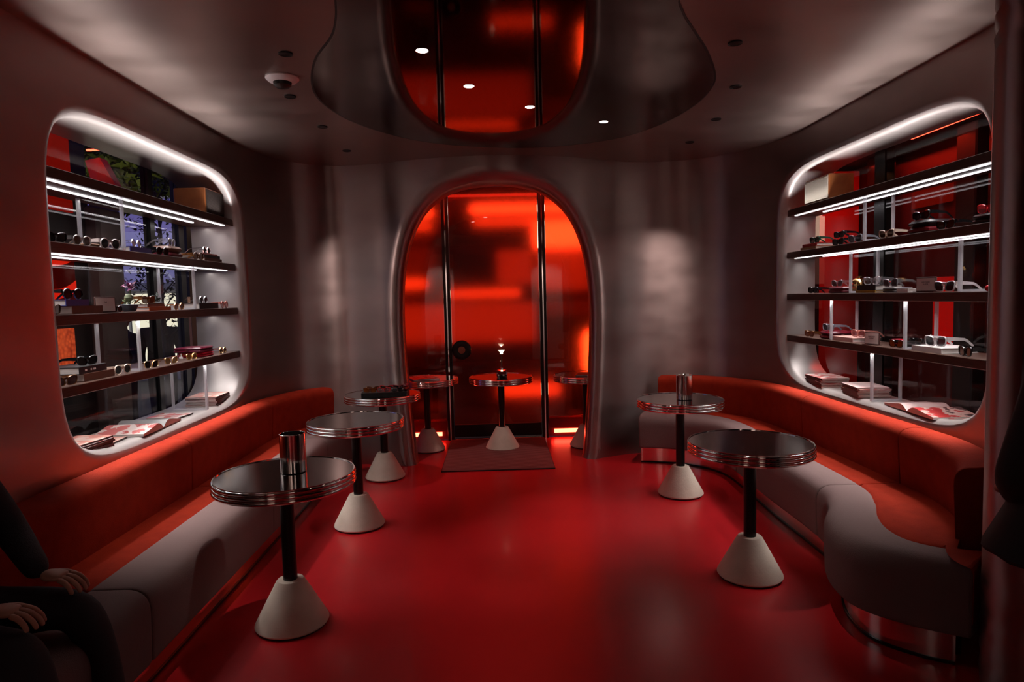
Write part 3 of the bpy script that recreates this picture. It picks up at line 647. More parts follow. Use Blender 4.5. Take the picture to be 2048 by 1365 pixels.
MB().lathe([(.0135, .235), (.015, .255), (.026, .268), (.036, .272), (.001, .273)], 24, caps=False).build('lit_head', glow('lamp_glow', (1, .85, .6), 7), t)
MB().lathe([(.003, .272), (.003, .315)], 8).build('glass_rod', ACRYL, t)
MB().lathe([(.002, .308), (.010, .318), (.027, .328), (.001, .331)], 24, caps=False).build('top_cap', glow('lamp_glow_dim', (1, .55, .4), 4), t)

# ---------------------------------------------------------------- shelves
SZ = {1: 2.205, 2: 1.858, 3: 1.515, 4: 1.172}
ordn = {1: 'top', 2: 'second', 3: 'third', 4: 'lowest'}
for side in (-1, 1):
    xf = -2.045 if side < 0 else 2.445; xb = -2.385 if side < 0 else 2.70
    y0, y1 = (3.03, 5.232) if side < 0 else (3.12, 5.415)
    sn = 'left' if side < 0 else 'right'
    for k in (1, 2, 3, 4):
        z = SZ[k]; t = thing('niche_shelf', ordn[k]+' dark wooden shelf in the '+sn+' niche', 'shelf', (0, 0, z))
        a, b = sorted((xf, xb))
        MB().box((a, y0, -.052), (b, y1, 0), bev=.003).build('board', WOODD, t, False)
        for j, off in enumerate((.035, .17)):
            xx = xf+side*off
            if side > 0: xx = xf+(.03, .15)[j]
            ya, yb = y0+.03, y1-(.10, .32)[j]
            if k > 2: continue
            MB().box((xx-.009, ya, -.058), (xx+.009, yb, -.0515)).build('led_strip', LED, t, False)
        wmm = {1: 5.6, 2: 5.6, 3: 4.4, 4: 1.8}[k]
        lamp('AREA', 'shelf_light', (xf+side*.11, (y0+y1)/2, z-.062), wmm, (1, .94, .94), aim=(xf+side*.11, (y0+y1)/2, 0), shape='RECTANGLE', size=.08, size_y=y1-y0-.06, spread=R(100))
        if k > 2: lamp('AREA', 'shelf_light_front', (xf+side*.02, (y0+y1)/2-.08, z-.056), {3: 6, 4: 5.5}[k], (1, .94, .92), aim=(xf+side*.02-side*.34, (y0+y1)/2-.08, z-1), shape='RECTANGLE', size=.02, size_y=y1-y0-.24, spread=R(72))
        lamp('AREA', 'shelf_light_wide', (xb-side*.12, (y0+y1)/2, z-.062), 1.9, (1, .95, .93), aim=(xb-side*.12, (y0+y1)/2, 0), shape='RECTANGLE', size=.03, size_y=y1-y0-.06)
        if k == 1:
            MB().box((xf+side*.06-.006, y0+.05, .0), (xf+side*.06+.006, y1-.25, .003)).build('uplight_strip', LEDUP, t, False)
            lamp('AREA', 'soffit_uplight', (xf+side*.012, (y0+y1)/2, z+.012), 10, (1, .94, .93), aim=(xf-side*.25, (y0+y1)/2, 3), shape='RECTANGLE', size=.03, size_y=y1-y0-.3, spread=R(108))
DIV = {-1: [(1, 3.72), (2, 4.54), (3, 3.81), (4, 4.64)], 1: [(1, 4.30), (2, 4.465), (2, 3.40), (3, 4.72), (3, 3.855), (4, 4.195)]}
SILL = {-1: .799, 1: .799}
lvl = ['', 'under the top shelf', 'under the second shelf', 'under the third shelf', 'under the lowest shelf']
for side in (-1, 1):
    for k, y in DIV[side]:
        zt = SZ[k]-.053; zb = SZ[k+1]+.001 if k < 4 else SILL[side]+.001
        xf = -2.065 if side < 0 else 2.465; xb = -2.30 if side < 0 else 2.655
        nm = ('left' if side < 0 else 'right')
        extra = ''
        if side > 0 and k in (2, 3): extra = ', farther from the pillar' if y > 4.3 else ', nearer the pillar'
        t = thing('acrylic_divider', 'acrylic divider, '+nm+' niche, '+lvl[k]+extra, 'divider', (0, y, 0), group='acrylic shelf dividers')
        a, b = sorted((xf, xb))
        MB().box((a, -.009, zb), (b, .009, zt)).build('panel', ACRYL, t, False)
        for xx in (xf, xb): MB().box((xx-.006, -.011, zb), (xx+.006, .011, zt)).build('edge', ACREDGE, t, False)
        MB().box((a, -.012, zb), (b, .012, zb+.012)).build('foot', ACREDGE, t, False)

# speakers on the two top shelves
SPW = mat('teak_veneer', (.36, .12, .035), .45, noise=(5, (.28, .085, .025), (2, 25, 2)))
def speaker(label, x0, x1, y0, y1, z, hh, grille_side, gm):
    t = thing('shelf_speaker', label, 'speaker', ((x0+x1)/2, (y0+y1)/2, z)); hx, hy = (x1-x0)/2, (y1-y0)/2
    MB().box((-hx, -hy, .004), (hx, hy, hh), bev=.006).build('cabinet', SPW, t, False)
    g = MB(); xs = grille_side*hx
    a, b = sorted((xs, xs+grille_side*.006))
    g.box((a, -hy+.008, .012), (b, hy-.008, hh-.008), bev=.002); gg = g.build('grille', gm, t, False)
    rb_ = MB()
    for k in range(18): zz = .018+k*(hh-.034)/18; rb_.box((min(b, xs+grille_side*.008)-.001, -hy+.012, zz), (max(a, xs+grille_side*.008)+.001, hy-.012, zz+.004))
    tag(rb_.build('grille_ribs', gm, gg, False), kind='stuff')
    for sx_ in (-1, 1):
        for sy_ in (-1, 1): MB().lathe([(.010, 0), (.010, .005)], 10, T=Matrix.Translation((sx_*(hx-.02), sy_*(hy-.02), 0))).build('foot', RUBBER, t)
    return t
speaker('small wooden speaker with dark grille on the left top shelf', -2.32, -2.09, 4.86, 5.17, SZ[1]+.0025, .19, 1, mat('dark_grille', (.05, .035, .03), .8))
speaker('small wooden speaker with pale woven grille on the right top shelf', 2.48, 2.67, 4.80, 5.17, SZ[1]+.0025, .19, -1, mat('pale_grille', (.55, .50, .42), .8))

# ---------------------------------------------------------------- sunglasses, books, cards, cases
def clr(n, c, r=.25, **k): return mat(n, c, r, **k)
FR = {'black': clr('acetate_black', (.008, .008, .009), .12, coat=.6), 'white': clr('acetate_white', (.78, .72, .72), .3), 'beige': clr('acetate_beige', (.70, .56, .45), .3), 'green': clr('acetate_green', (.02, .07, .045), .2),
      'grey': clr('acetate_grey', (.26, .26, .30), .15, coat=.5), 'clear': clr('acetate_clear', (.88, .87, .89), .06, coat=1, trans=.93), 'brown': clr('acetate_tortoise', (.10, .035, .012), .15, noise=(40, (.22, .09, .03), (1, 1, 1))),
      'pink': clr('acetate_pink', (.80, .36, .30), .2, trans=.4), 'red': clr('acetate_red', (.60, .02, .03), .15), 'gold': clr('gold_metal', (.85, .55, .25), .2, metal=1.), 'silver': clr('silver_metal', (.8, .78, .78), .15, metal=1.), 'burg': clr('acetate_burgundy', (.16, .01, .02), .15)}
def lens(n, c, a=.35):
    m = bpy.data.materials.new(n); m.use_nodes = True; nn = m.node_tree.nodes; ll = m.node_tree.links; b = nn['Principled BSDF']
    b.inputs['Base Color'].default_value = (*c, 1); b.inputs['Roughness'].default_value = .06; b.inputs['Coat Weight'].default_value = .6; b.inputs['Alpha'].default_value = a; return m
LN = {'dark': lens('lens_smoke', (.012, .012, .014), .88), 'grey': lens('lens_grey', (.05, .05, .06), .75), 'brown': lens('lens_brown', (.10, .035, .01), .8), 'amber': lens('lens_amber', (.40, .10, .01), .7), 'yellow': lens('lens_yellow', (.45, .28, .02), .65),
      'green': lens('lens_green', (.02, .05, .035), .8), 'clear': lens('lens_clear', (.6, .6, .6), .12), 'pink': lens('lens_pink', (.5, .15, .16), .5), 'copper': lens('lens_copper', (.28, .07, .03), .75)}
def lens_outline(style, s):
    out = []; n = 28
    for i in range(n):
        a = 2*PI*i/n; c, d = math.cos(a), math.sin(a)
        if style == 'round': x, z = .0235*c, .0225*d
        else:
            p = 3.2; r = (abs(c)**p+abs(d)**p)**(-1/p); x, z = .0255*r*c, .0195*r*d
            if style == 'way': x += .0035*s*(z/.02); z += .0022*(x*s/.025)*(1 if z > 0 else .3)
        out.append((x, z))
    return out
TAGM = mat('white_tag', (.8, .78, .78), .5)
def glasses(label, x, y, z, side, frame, ln, style='way', rot=0., tagged=False, scale=1., group='display sunglasses', letters=None, roll=0.):
    """x, y: middle of the front; faces the room; temples run back into the niche"""
    rz = (R(90) if side < 0 else R(-90))-R(rot)
    t = thing('sunglasses', label, 'sunglasses', (x, y, z), rz, group); t.scale = (scale,)*3
    if roll: t.rotation_euler = (0, R(roll), rz)
    mf = FR[frame]; hz = .0225 if style == 'round' else .0215; th = .0016 if frame in ('gold', 'silver') else .0042
    fb = MB()
    for s in (-1, 1):
        lo = lens_outline(style, s); cx = s*.0345
        def ring(k, yy): return [(cx+px*(1+k/.025), yy, hz+th+pz_*(1+k/.021)) for px, pz_ in lo]
        fb.loft([ring(0, -.001), ring(th*.6, -.0035), ring(th, -.001), ring(th, .003), ring(0, .003), ring(0, -.001)], caps=False)
        bl = MB(); fr_ = [(cx+px*1.02, -.0004+.0015*((px/.025)**2), hz+th+pz_*1.02) for px, pz_ in lo]; bk = [(a, b+.0015, c) for a, b, c in fr_]
        bl.loft([fr_, bk]).build('lens', LN[ln], t)
    zb = hz+th+.010
    if frame in ('gold', 'silver'): fb.tube([(-.013, 0, zb), (0, -.002, zb+.004), (.013, 0, zb)], .0012, 6)
    else: fb.loft([[(-.013, -.003, zb-.007), (-.013, .003, zb-.007), (-.013, .003, zb+.006), (-.013, -.003, zb+.006)], [(0, -.004, zb-.002), (0, .002, zb-.002), (0, .002, zb+.007), (0, -.004, zb+.007)], [(.013, -.003, zb-.007), (.013, .003, zb-.007), (.013, .003, zb+.006), (.013, -.003, zb+.006)]])
    fb.build('frame', mf, t)
    zh = hz+th+.013
    for s in (-1, 1):
        ht, wd = (.0016, .0014) if frame in ('gold', 'silver') else (.0075, .0028)
        path = [(s*.062, .0, zh, 1.3), (s*.067, .004, zh, 1.3), (s*.068, .04, zh, 1.), (s*.066, .085, zh-.003, .8), (s*.064, .105, zh-.012, .75), (s*.062, .122, zh-.026, .8), (s*.061, .134, .004, .6)]
        MB().loft([[(px-wd/2, py-.000, pz_-ht*k), (px+wd/2, py, pz_-ht*k), (px+wd/2, py+.001, pz_+ht*k), (px-wd/2, py+.001, pz_+ht*k)] for px, py, pz_, k in path]).build('temple', mf, t)
    if tagged:
        MB().box((-.0725, .02, zh-.022), (-.0708, .045, zh-.008), bev=.0004).build('price_tag', TAGM, t, False)
        MB().box((-.0718, .030, zh-.010), (-.0700, .034, zh+.012)).build('tag_strap', TAGM, t, False)
    if letters: text(letters, t, (-.0705, .012, zh-.002), .007, (R(90), 0, R(90)) if True else None, TAGM)
    return t
def text(s, parent, loc, size, rot, m, name='lettering', align='LEFT'):
    c = bpy.data.curves.new(name, 'FONT'); c.body = s; c.size = size; c.extrude = .0002; c.align_x = align; c.materials.append(m)
    tmp = bpy.data.objects.new(name, c); COL.objects.link(tmp); me = bpy.data.meshes.new_from_object(tmp.evaluated_get(bpy.context.evaluated_depsgraph_get()))
    bpy.data.objects.remove(tmp)
    o = bpy.data.objects.new(name, me); COL.objects.link(o); o.parent = parent; o.location = loc; o.rotation_euler = rot
    return o
INK = mat('print_ink', (.06, .05, .05), .7)
def book(label, x0, x1, y0, y1, z, hh, cover, side, rot=0., name='book', group=None, title=None):
    """x0..x1, y0..y1 footprint; spine towards the room"""
    cx, cy = (x0+x1)/2, (y0+y1)/2; hx, hy = (x1-x0)/2, (y1-y0)/2; b = min(.003, hh*.15)
    t = thing(name, label, 'book', (cx, cy, z), R(rot), group); s = -side   # spine at local x = s*hx
    xs = sorted((s*hx, s*(hx-.004)))
    mb = MB(); mb.box((-hx, -hy, 0), (hx, hy, b)); mb.box((-hx, -hy, hh-b), (hx, hy, hh)); mb.box((xs[0], -hy, b*.9), (xs[1], hy, hh-b*.9))
    mb.build('cover', cover, t, False)
    a = sorted((s*(hx-.004), -s*(hx-.004)))
    MB().box((a[0], -hy+.004, b), (a[1], hy-.004, hh-b)).build('pages', PAGES, t, False)
    if title:   # pale label patches on the spine
        for yy, wy_ in ((-.62, .14), (-.22, .10), (-.04, .20)):
            q = sorted((s*(hx-.001), s*(hx+.0006))); MB().box((q[0], hy*yy, hh*.36), (q[1], hy*(yy+wy_), hh*.62)).build('spine_label', PAPER, t, False)
    return t
BK = {n: mat('cover_'+n, c, .45) for n, c in dict(blue=(.05, .06, .30), brown=(.13, .055, .035), black=(.012, .012, .014), orange=(.55, .10, .02), red=(.42, .03, .03), tan=(.40, .22, .12), white=(.78, .74, .73), pink=(.70, .40, .36), yellow=(.50, .28, .03), navy=(.04, .06, .16), cream=(.7, .62, .55), burg=(.12, .008, .018)).items()}
def case(label, x0, x1, y0, y1, z, hh, m, m2=None, group='glasses cases'):
    cx, cy = (x0+x1)/2, (y0+y1)/2; hx, hy = (x1-x0)/2, (y1-y0)/2
    t = thing('glasses_case', label, 'case', (cx, cy, z), 0, group)
    MB().box((-hx, -hy, 0), (hx, hy, hh*.48), bev=hh*.16).build('case_base', m, t)
    MB().box((-hx, -hy, hh*.5), (hx, hy, hh), bev=hh*.2).build('case_lid', m2 or m, t)
    MB().box((-.012, -hy-.0015, hh*.40), (.012, -hy+.002, hh*.60)).build('clasp', CHROME, t, False)
    return t
def card(label, x, y, z, w_, hh, side, lines, rot=0.):
    t = thing('sign_card', label, 'sign', (x, y, z), (R(-90) if side > 0 else R(90))-R(rot), 'shelf sign cards')
    MB().box((-w_/2, -.004, .004), (w_/2, .004, hh), bev=.001).build('holder', mat('smoked_holder', (.10, .05, .045), .2), t, False)
    MB().box((-w_/2+.005, -.0052, .008), (w_/2-.005, -.0038, hh-.006)).build('paper_card', PAPER, t, False)
    MB().box((-w_/2-.004, -.022, 0), (w_/2+.004, .018, .004)).build('holder_foot', mat('smoked_holder', (.1, .05, .045), .2), t, False)
    for k, s in enumerate(lines): text(s, t, (0, -.0056, hh*.62-k*hh*.14), hh*.135 if k < 2 else hh*.09, (R(90), 0, 0), INK, align='CENTER')
    return t
MAGP = []
def cover_mat(name, a, b, c, s):
    m = mat(name, a, .32); n = m.node_tree.nodes; l = m.node_tree.links; bs = n['Principled BSDF']
    tcx = n.new('ShaderNodeTexCoord'); nz = n.new('ShaderNodeTexNoise'); nz.inputs['Scale'].default_value = s; nz.inputs['Detail'].default_value = 3
    rp = n.new('ShaderNodeValToRGB'); rp.color_ramp.interpolation = 'CONSTANT'
    rp.color_ramp.elements[0].color = (*a, 1); rp.color_ramp.elements[1].position = .60; rp.color_ramp.elements[1].color = (*c, 1); e = rp.color_ramp.elements.new(.47); e.color = (*b, 1)
    l.new(tcx.outputs['Object'], nz.inputs[0]); l.new(nz.outputs[0], rp.inputs[0]); l.new(rp.outputs[0], bs.inputs['Base Color']); return m
MAGA = cover_mat('cover_print_peach', (.78, .55, .48), (.72, .30, .24), (.80, .70, .62), 7); MAGB = cover_mat('cover_print_rose', (.60, .16, .15), (.75, .62, .58), (.5, .10, .09), 9); MAGC = cover_mat('cover_print_photo', (.55, .05, .05), (.70, .45, .40), (.10, .06, .06), 11); MAGG = mat('cover_grey', (.25, .24, .24), .35); MAGW = mat('cover_pale_pink', (.80, .58, .56), .35); SPN = mat('magazine_spine', (.05, .03, .03), .5)
def magazine(label, x, y, z, wx, wy, hh, m, rot, side, group=None, wave=0.):
    t = thing('magazine', label, 'magazine', (x, y, z), R(rot), group); n = 8
    top = lambda u: hh+wave*math.sin(u*PI)*.6
    MB().box((-wx/2+.002, -wy/2+.003, .0006), (wx/2-.002, wy/2-.003, hh-.0006)).build('pages', PAGES, t, False)
    mb = MB(); rings = []
    for k in range(n+1): u = k/n; xx = -wx/2+wx*u; rings.append([(xx, -wy/2, top(u)-.0012), (xx, wy/2, top(u)*1-.0012), (xx, wy/2, top(u)), (xx, -wy/2, top(u))])
    mb.loft(rings); mb.box((-wx/2, -wy/2, 0), (wx/2, wy/2, .0008)); mb.build('cover', m, t, False)
    s = -side
    a = sorted((s*wx/2, s*(wx/2+.0008))); MB().box((a[0], -wy/2, 0), (a[1], wy/2, hh)).build('spine', SPN, t, False)
    return t
def mag_stack(where, n, x, y, z, wx, wy, side, mats, hh=.0098, grp=None, rot=0):
    for k in range(n):
        pos = 'bottom' if k == 0 else ('topmost' if k == n-1 else (['', 'second', 'third', 'fourth', 'fifth', 'sixth'][k]+' lowest'))
        magazine('%s magazine in the stack %s' % (pos, where), x+random.uniform(-.006, .006), y+random.uniform(-.008, .008), z+k*(hh+.0004), wx, wy, hh, mats[k % len(mats)] if k < n-1 else mats[0], rot+random.uniform(-2.5, 2.5), side, grp or 'magazines stacked '+where, wave=.004 if k == n-1 else 0)
def open_mag(label, x, y, z, wx, wy, mA, mB, rot=0., lift=.02):
    """spine along x, a page block to each side in y"""
    t = thing('open_magazine', label, 'magazine', (x, y, z), R(rot))
    def prof(s):
        pts = []
        for k in range(13): u = k/12; pts.append((s*wy*u, .004+lift*math.sin(min(1, u*3.0)*PI/2)*(1-u*.75)+.004*math.sin(u*5)*(1-u)))
        return pts
    for s, m, nm in ((-1, mA, 'near_page'), (1, mB, 'far_page')):
        P = prof(s)
        MB().loft([[(-wx/2, a, .0005), (wx/2, a, .0005), (wx/2, a, b-.001), (-wx/2, a, b-.001)] for a, b in P]).build('page_block', PAGES, t, False)
        MB().loft([[(-wx/2-.002, a, b-.001), (wx/2+.002, a, b-.001), (wx/2+.002, a, b), (-wx/2-.002, a, b)] for a, b in P]).build(nm, m, t)
    MB().box((-wx/2, -wy-.004, 0), (wx/2, wy+.004, .0008)).build('cover', SPN, t, False)
    return t

xl = -2.075
z2, z3, z4 = SZ[2]+.0005, SZ[3]+.0005, SZ[4]+.0005
# --- left niche, second shelf
glasses('black sunglasses at the near end of the left second shelf', xl, 3.17, z2, -1, 'black', 'dark', 'way', 8)
glasses('clear round glasses beside the black pair on the left second shelf', xl-.01, 3.385, z2, -1, 'clear', 'brown', 'round', 5)
case('low tortoise-brown glasses case on the left second shelf', -2.20, -2.09, 3.46, 3.545, z2, .022, mat('case_leopard', (.16, .07, .035), .5, noise=(60, (.35, .2, .12), (1, 1, 1))))
glasses('white round-framed sunglasses on the left second shelf', xl, 3.61, z2, -1, 'white', 'dark', 'round', 12, scale=1.08)
book('white book with a blue spine on the left second shelf', -2.28, -2.09, 3.83, 4.06, z2, .035, BK['blue'], -1)
glasses('silver sunglasses with copper lenses lying on the blue-spined book', -2.12, 3.95, z2+.0355, -1, 'silver', 'copper', 'round', -4)
glasses('small black sunglasses between the blue book and the dark case', xl, 4.165, z2, -1, 'black', 'dark', 'round', 6)
case('dark red-brown square case on the left second shelf', -2.22, -2.09, 4.30, 4.47, z2, .075, BK['burg'], BK['brown'])
glasses('clear glasses resting on the dark red-brown case', -2.12, 4.385, z2+.0755, -1, 'clear', 'green', 'way', -10)
glasses('brown round sunglasses in front of the book stack on the left second shelf', xl, 4.66, z2, -1, 'brown', 'brown', 'round', 5)
book('brown book at the bottom of the stack on the left second shelf', -2.29, -2.09, 4.80, 5.09, z2, .028, BK['brown'], -1)
book('black book in the middle of the stack on the left second shelf', -2.29, -2.095, 4.80, 5.07, z2+.0283, .022, BK['black'], -1)
book('thin pink book on top of the stack on the left second shelf', -2.30, -2.10, 4.79, 5.04, z2+.0506, .012, BK['pink'], -1)
glasses('silver round dark-lensed sunglasses on the thin pink book', -2.12, 4.90, z2+.063, -1, 'silver', 'dark', 'round', 0)
# --- left niche, third shelf
glasses('tortoise sunglasses half hidden at the near end of the left third shelf', xl+.012, 3.10, z3, -1, 'brown', 'dark', 'way', -10)
book('brown-spined book with cream pages on the left third shelf', -2.27, -2.085, 3.27, 3.52, z3, .040, BK['brown'], -1)
book('blue book lying on the brown-spined book', -2.28, -2.10, 3.25, 3.43, z3+.0405, .032, BK['blue'], -1)
glasses('black round sunglasses on the blue book', -2.115, 3.33, z3+.073, -1, 'black', 'dark', 'round', 6, scale=1.05)
card('white sign card standing on the left third shelf', -2.105, 3.575, z3, .125, .085, -1, ['Puff'], rot=18)
glasses('small black sunglasses beside the sign card on the left', xl-.03, 3.69, z3, -1, 'black', 'dark', 'round', 0, scale=.7)
book('thin red book beside the flower bowl on the left third shelf', -2.28, -2.15, 3.66, 3.85, z3, .022, BK['pink'], -1)
t = thing('flower_bowl', 'small blue-grey bowl with a purple flower on the left third shelf', 'plant', (-2.10, 3.80, z3))
MB().lathe([(.001, .001), (.028, .001), (.034, .006), (.048, .040), (.046, .042), (.03, .034), (.001, .034)], 28, caps=False).build('bowl', mat('bowl_glaze', (.10, .12, .16), .3), t)
MB().tube([(0, 0, .034), (.006, .004, .08), (.002, .012, .13)], .003, 6).build('stem', mat('stem_green', (.10, .13, .05), .5), t)
leaf_mesh(26, lambda: (random.gauss(0, .016), random.gauss(0, .016), .045+random.random()*.018), .022, mat('succulent', (.16, .22, .10), .5), 'succulents', t)
MB().lathe([(.001, .055), (.018, .065), (.024, .08), (.018, .095), (.001, .104)], 16).build('leaf_ball', mat('leaf_ball_green', (.20, .24, .14), .6), t)
leaf_mesh(40, lambda: (random.gauss(0, .011), random.gauss(.012, .011), .145+random.gauss(0, .009)), .030, mat('purple_petal', (.20, .04, .12), .5), 'petals', t)
book('orange-spined book on the left third shelf', -2.29, -2.09, 4.00, 4.26, z3, .024, BK['orange'], -1)
book('brown book on top of the orange-spined book', -2.29, -2.10, 4.00, 4.20, z3+.0245, .018, BK['brown'], -1)
glasses('red-brown sunglasses on the stacked orange and brown books', -2.125, 4.06, z3+.043, -1, 'brown', 'copper', 'way', 5)
t = thing('potted_succulent', 'dark bowl of small leaves behind the orange-spined book', 'plant', (-2.23, 4.34, z3))
MB().lathe([(.001, .001), (.03, .001), (.045, .05), (.042, .052), (.03, .045), (.001, .045)], 24, caps=False).build('bowl', BLACK, t)
leaf_mesh(46, lambda: (random.gauss(0, .022), random.gauss(0, .022), .055+random.random()*.03), .03, LEAFD, 'leaves', t)
glasses('gold sunglasses with copper lenses beside the orange-spined book', xl, 4.335, z3, -1, 'gold', 'copper', 'round', 4, scale=.95)
book('black-spined book with white pages at the far end of the left third shelf', -2.30, -2.085, 4.66, 4.97, z3, .042, BK['black'], -1)
glasses('silver round sunglasses on the black-spined book', -2.11, 4.78, z3+.0425, -1, 'silver', 'dark', 'round', 0)
glasses('pink round glasses at the far end of the left third shelf', xl, 5.055, z3, -1, 'pink', 'pink', 'round', 0)
# --- left niche, lowest shelf
glasses('tortoise sunglasses with grey lenses at the near end of the left lowest shelf', xl+.01, 3.155, z4, -1, 'brown', 'grey', 'way', 12)
book('dark brown book under the black book on the left lowest shelf', -2.27, -2.08, 3.32, 3.58, z4, .038, BK['brown'], -1)
book('black book with pale spine labels on the left lowest shelf', -2.28, -2.09, 3.30, 3.53, z4+.0385, .036, BK['black'], -1, title=True)
glasses('black sunglasses on the black book on the left lowest shelf', -2.11, 3.40, z4+.075, -1, 'black', 'dark', 'way', 10)
glasses('peach sunglasses beside the brown book on the left lowest shelf', xl, 3.65, z4, -1, 'beige', 'green', 'round', 10)
glasses('gold sunglasses with smoky lenses on the left lowest shelf', xl, 3.95, z4, -1, 'gold', 'dark', 'way', 8)
glasses('gold sunglasses with yellow lenses, middle of the left lowest shelf', xl, 4.19, z4, -1, 'gold', 'yellow', 'way', 8)
glasses('tagged gold sunglasses with yellow lenses beside the red case', xl, 4.47, z4, -1, 'gold', 'yellow', 'way', 4, tagged=True)
case('bright red glasses case under the burgundy one on the left lowest shelf', -2.26, -2.085, 4.66, 4.85, z4, .034, mat('case_red', (.50, .01, .03), .3))
case('burgundy glasses case on top of the red one', -2.28, -2.085, 4.64, 4.85, z4+.0345, .036, mat('case_burgundy', (.10, .006, .02), .3))
glasses('brown round sunglasses at the far end of the left lowest shelf', xl, 4.98, z4, -1, 'gold', 'brown', 'round', 0)
# --- left sill
zs = SILL[-1]+.001
mag_stack('at the near end of the left sill', 6, -2.17, 3.37, zs, .20, .27, -1, [MAGA, MAGB, MAGC], .0098, rot=-4)
magazine('pale magazine lying flat beside the near stack on the left sill', -2.19, 3.61, zs, .18, .18, .010, MAGA, 6, -1)
open_mag('open magazine with a red page and a curled grey page on the left sill', -2.185, 3.98, zs, .28, .25, MAGB, MAGG, 3, .045)
magazine('red magazine lying flat behind the open one on the left sill', -2.20, 4.38, zs, .22, .18, .010, MAGB, -5, -1)
mag_stack('at the far end of the left sill', 7, -2.17, 4.90, zs, .22, .27, -1, [MAGA, MAGW, MAGG], .0098, rot=2)
# --- right niche, second shelf
xr = 2.475
book('tan book at the bottom of the pair on the right second shelf', 2.47, 2.66, 4.97, 5.22, z2, .022, BK['tan'], 1)
book('red book on top of the tan book on the right second shelf', 2.475, 2.66, 4.97, 5.20, z2+.0225, .024, BK['red'], 1)
glasses('dark green tagged sunglasses on the red book', 2.50, 5.05, z2+.047, 1, 'green', 'green', 'way', -5, tagged=True)
glasses('black sunglasses on the right second shelf, under a second black pair', xr, 4.655, z2, 1, 'black', 'dark', 'way', -6)
glasses('black tagged sunglasses stacked on another black pair', xr+.004, 4.65, z2+.0505, 1, 'black', 'dark', 'way', -2, tagged=True)
glasses('grey translucent tagged sunglasses on the right second shelf', xr, 4.435, z2, 1, 'grey', 'grey', 'way', -6, tagged=True, scale=1.1)
glasses('beige sunglasses with amber lenses on the right second shelf', xr, 4.075, z2, 1, 'beige', 'brown', 'way', -6, scale=1.05)
case('large black and red glasses case on the right second shelf', 2.475, 2.66, 3.69, 3.875, z2, .075, mat('case_redblack', (.16, .008, .014), .3), mat('case_black', (.012, .010, .012), .3))
glasses('black lettered sunglasses with a white tag on the large case', 2.50, 3.78, z2+.076, 1, 'black', 'dark', 'way', -4, tagged=True, letters='Ray-Ban', scale=1.08)
glasses('black tagged sunglasses on the shelf beside the large case', xr, 3.535, z2, 1, 'black', 'brown', 'way', -5, tagged=True)
case('black glasses case nearest the pillar on the right second shelf', 2.475, 2.66, 3.17, 3.345, z2, .050, mat('case_black', (.012, .010, .012), .3))
glasses('red sunglasses on the black case nearest the pillar', 2.50, 3.265, z2+.0505, 1, 'red', 'pink', 'way', -4)
# --- right niche, third shelf
glasses('black sunglasses at the far end of the right third shelf', xr, 5.02, z3, 1, 'black', 'dark', 'way', -4)
case('dark red glasses case on the right third shelf beside the gold vase', 2.48, 2.65, 4.60, 4.80, z3, .045, BK['burg'])
glasses('clear mirrored glasses on the dark red case', 2.51, 4.73, z3+.0455, 1, 'clear', 'grey', 'way', -5)
t = thing('gold_vase', 'round shiny gold vase on the right third shelf', 'vase', (2.565, 4.54, z3))
GOLD = mat('polished_gold', (.80, .50, .20), .10, 1.0)
MB().lathe([(.001, .001), (.025, .001)]+[(.055*math.sin(PI*(.16+.74*k/14)), .052-.055*math.cos(PI*(.16+.74*k/14))) for k in range(15)]+[(.016, .108), (.016, .112)], 40, caps=False).build('body', GOLD, t)
MB().lathe([(.014, .110), (.026, .112), (.027, .116), (.014, .116)], 30).build('rim', GOLD, t)
book('yellow book under the black one on the right third shelf', 2.475, 2.66, 4.19, 4.42, z3, .016, BK['yellow'], 1)
book('black book with white pages on the right third shelf', 2.475, 2.66, 4.19, 4.40, z3+.0165, .034, BK['black'], 1)
glasses('large clear glasses with clear lenses on the black book', 2.50, 4.27, z3+.051, 1, 'clear', 'clear', 'way', -14, scale=1.1)
case('grey glasses case in front of the black book on the right third shelf', 2.475, 2.60, 3.99, 4.11, z3, .032, mat('case_grey', (.07, .06, .065), .4))
book('white book behind the grey glasses case on the right third shelf', 2.48, 2.66, 3.86, 3.97, z3, .022, BK['white'], 1)
glasses('clear-framed glasses with grey lenses on the grey case', 2.50, 4.07, z3+.0325, 1, 'clear', 'grey', 'way', -4, scale=1.1)
card('white sign card on the right third shelf', 2.492, 3.71, z3, .145, .086, 1, ['WAYFARER', 'PUFFER', '4 colours'][:2], rot=-8)
glasses('white sunglasses with dark lenses on the right third shelf', xr, 3.535, z3, 1, 'white', 'dark', 'way', -3, scale=1.2)
t = thing('red_ball', 'tiny shiny red ball beside the pillar on the right third shelf', 'ball', (2.50, 3.245, z3))
MB().lathe([(.016*math.sin(PI*k/14)+.0003, .016-.016*math.cos(PI*k/14)) for k in range(15)], 24).build('ball', mat('red_gloss', (.6, .01, .015), .1), t)
t = thing('gold_figurine', 'small gold ornament half hidden by the pillar on the right third shelf', 'ornament', (2.57, 3.26, z3))
MB().lathe([(.001, .0), (.03, .0), (.03, .008), (.012, .02), (.010, .05), (.028, .075), (.034, .10), (.026, .125), (.010, .14), (.018, .155), (.012, .172), (.001, .178)], 28, caps=False).build('body', GOLD, t)
MB().lathe([(.031, -.0), (.034, .004), (.031, .008)], 28, caps=False).build('base_ring', BLACK, t)
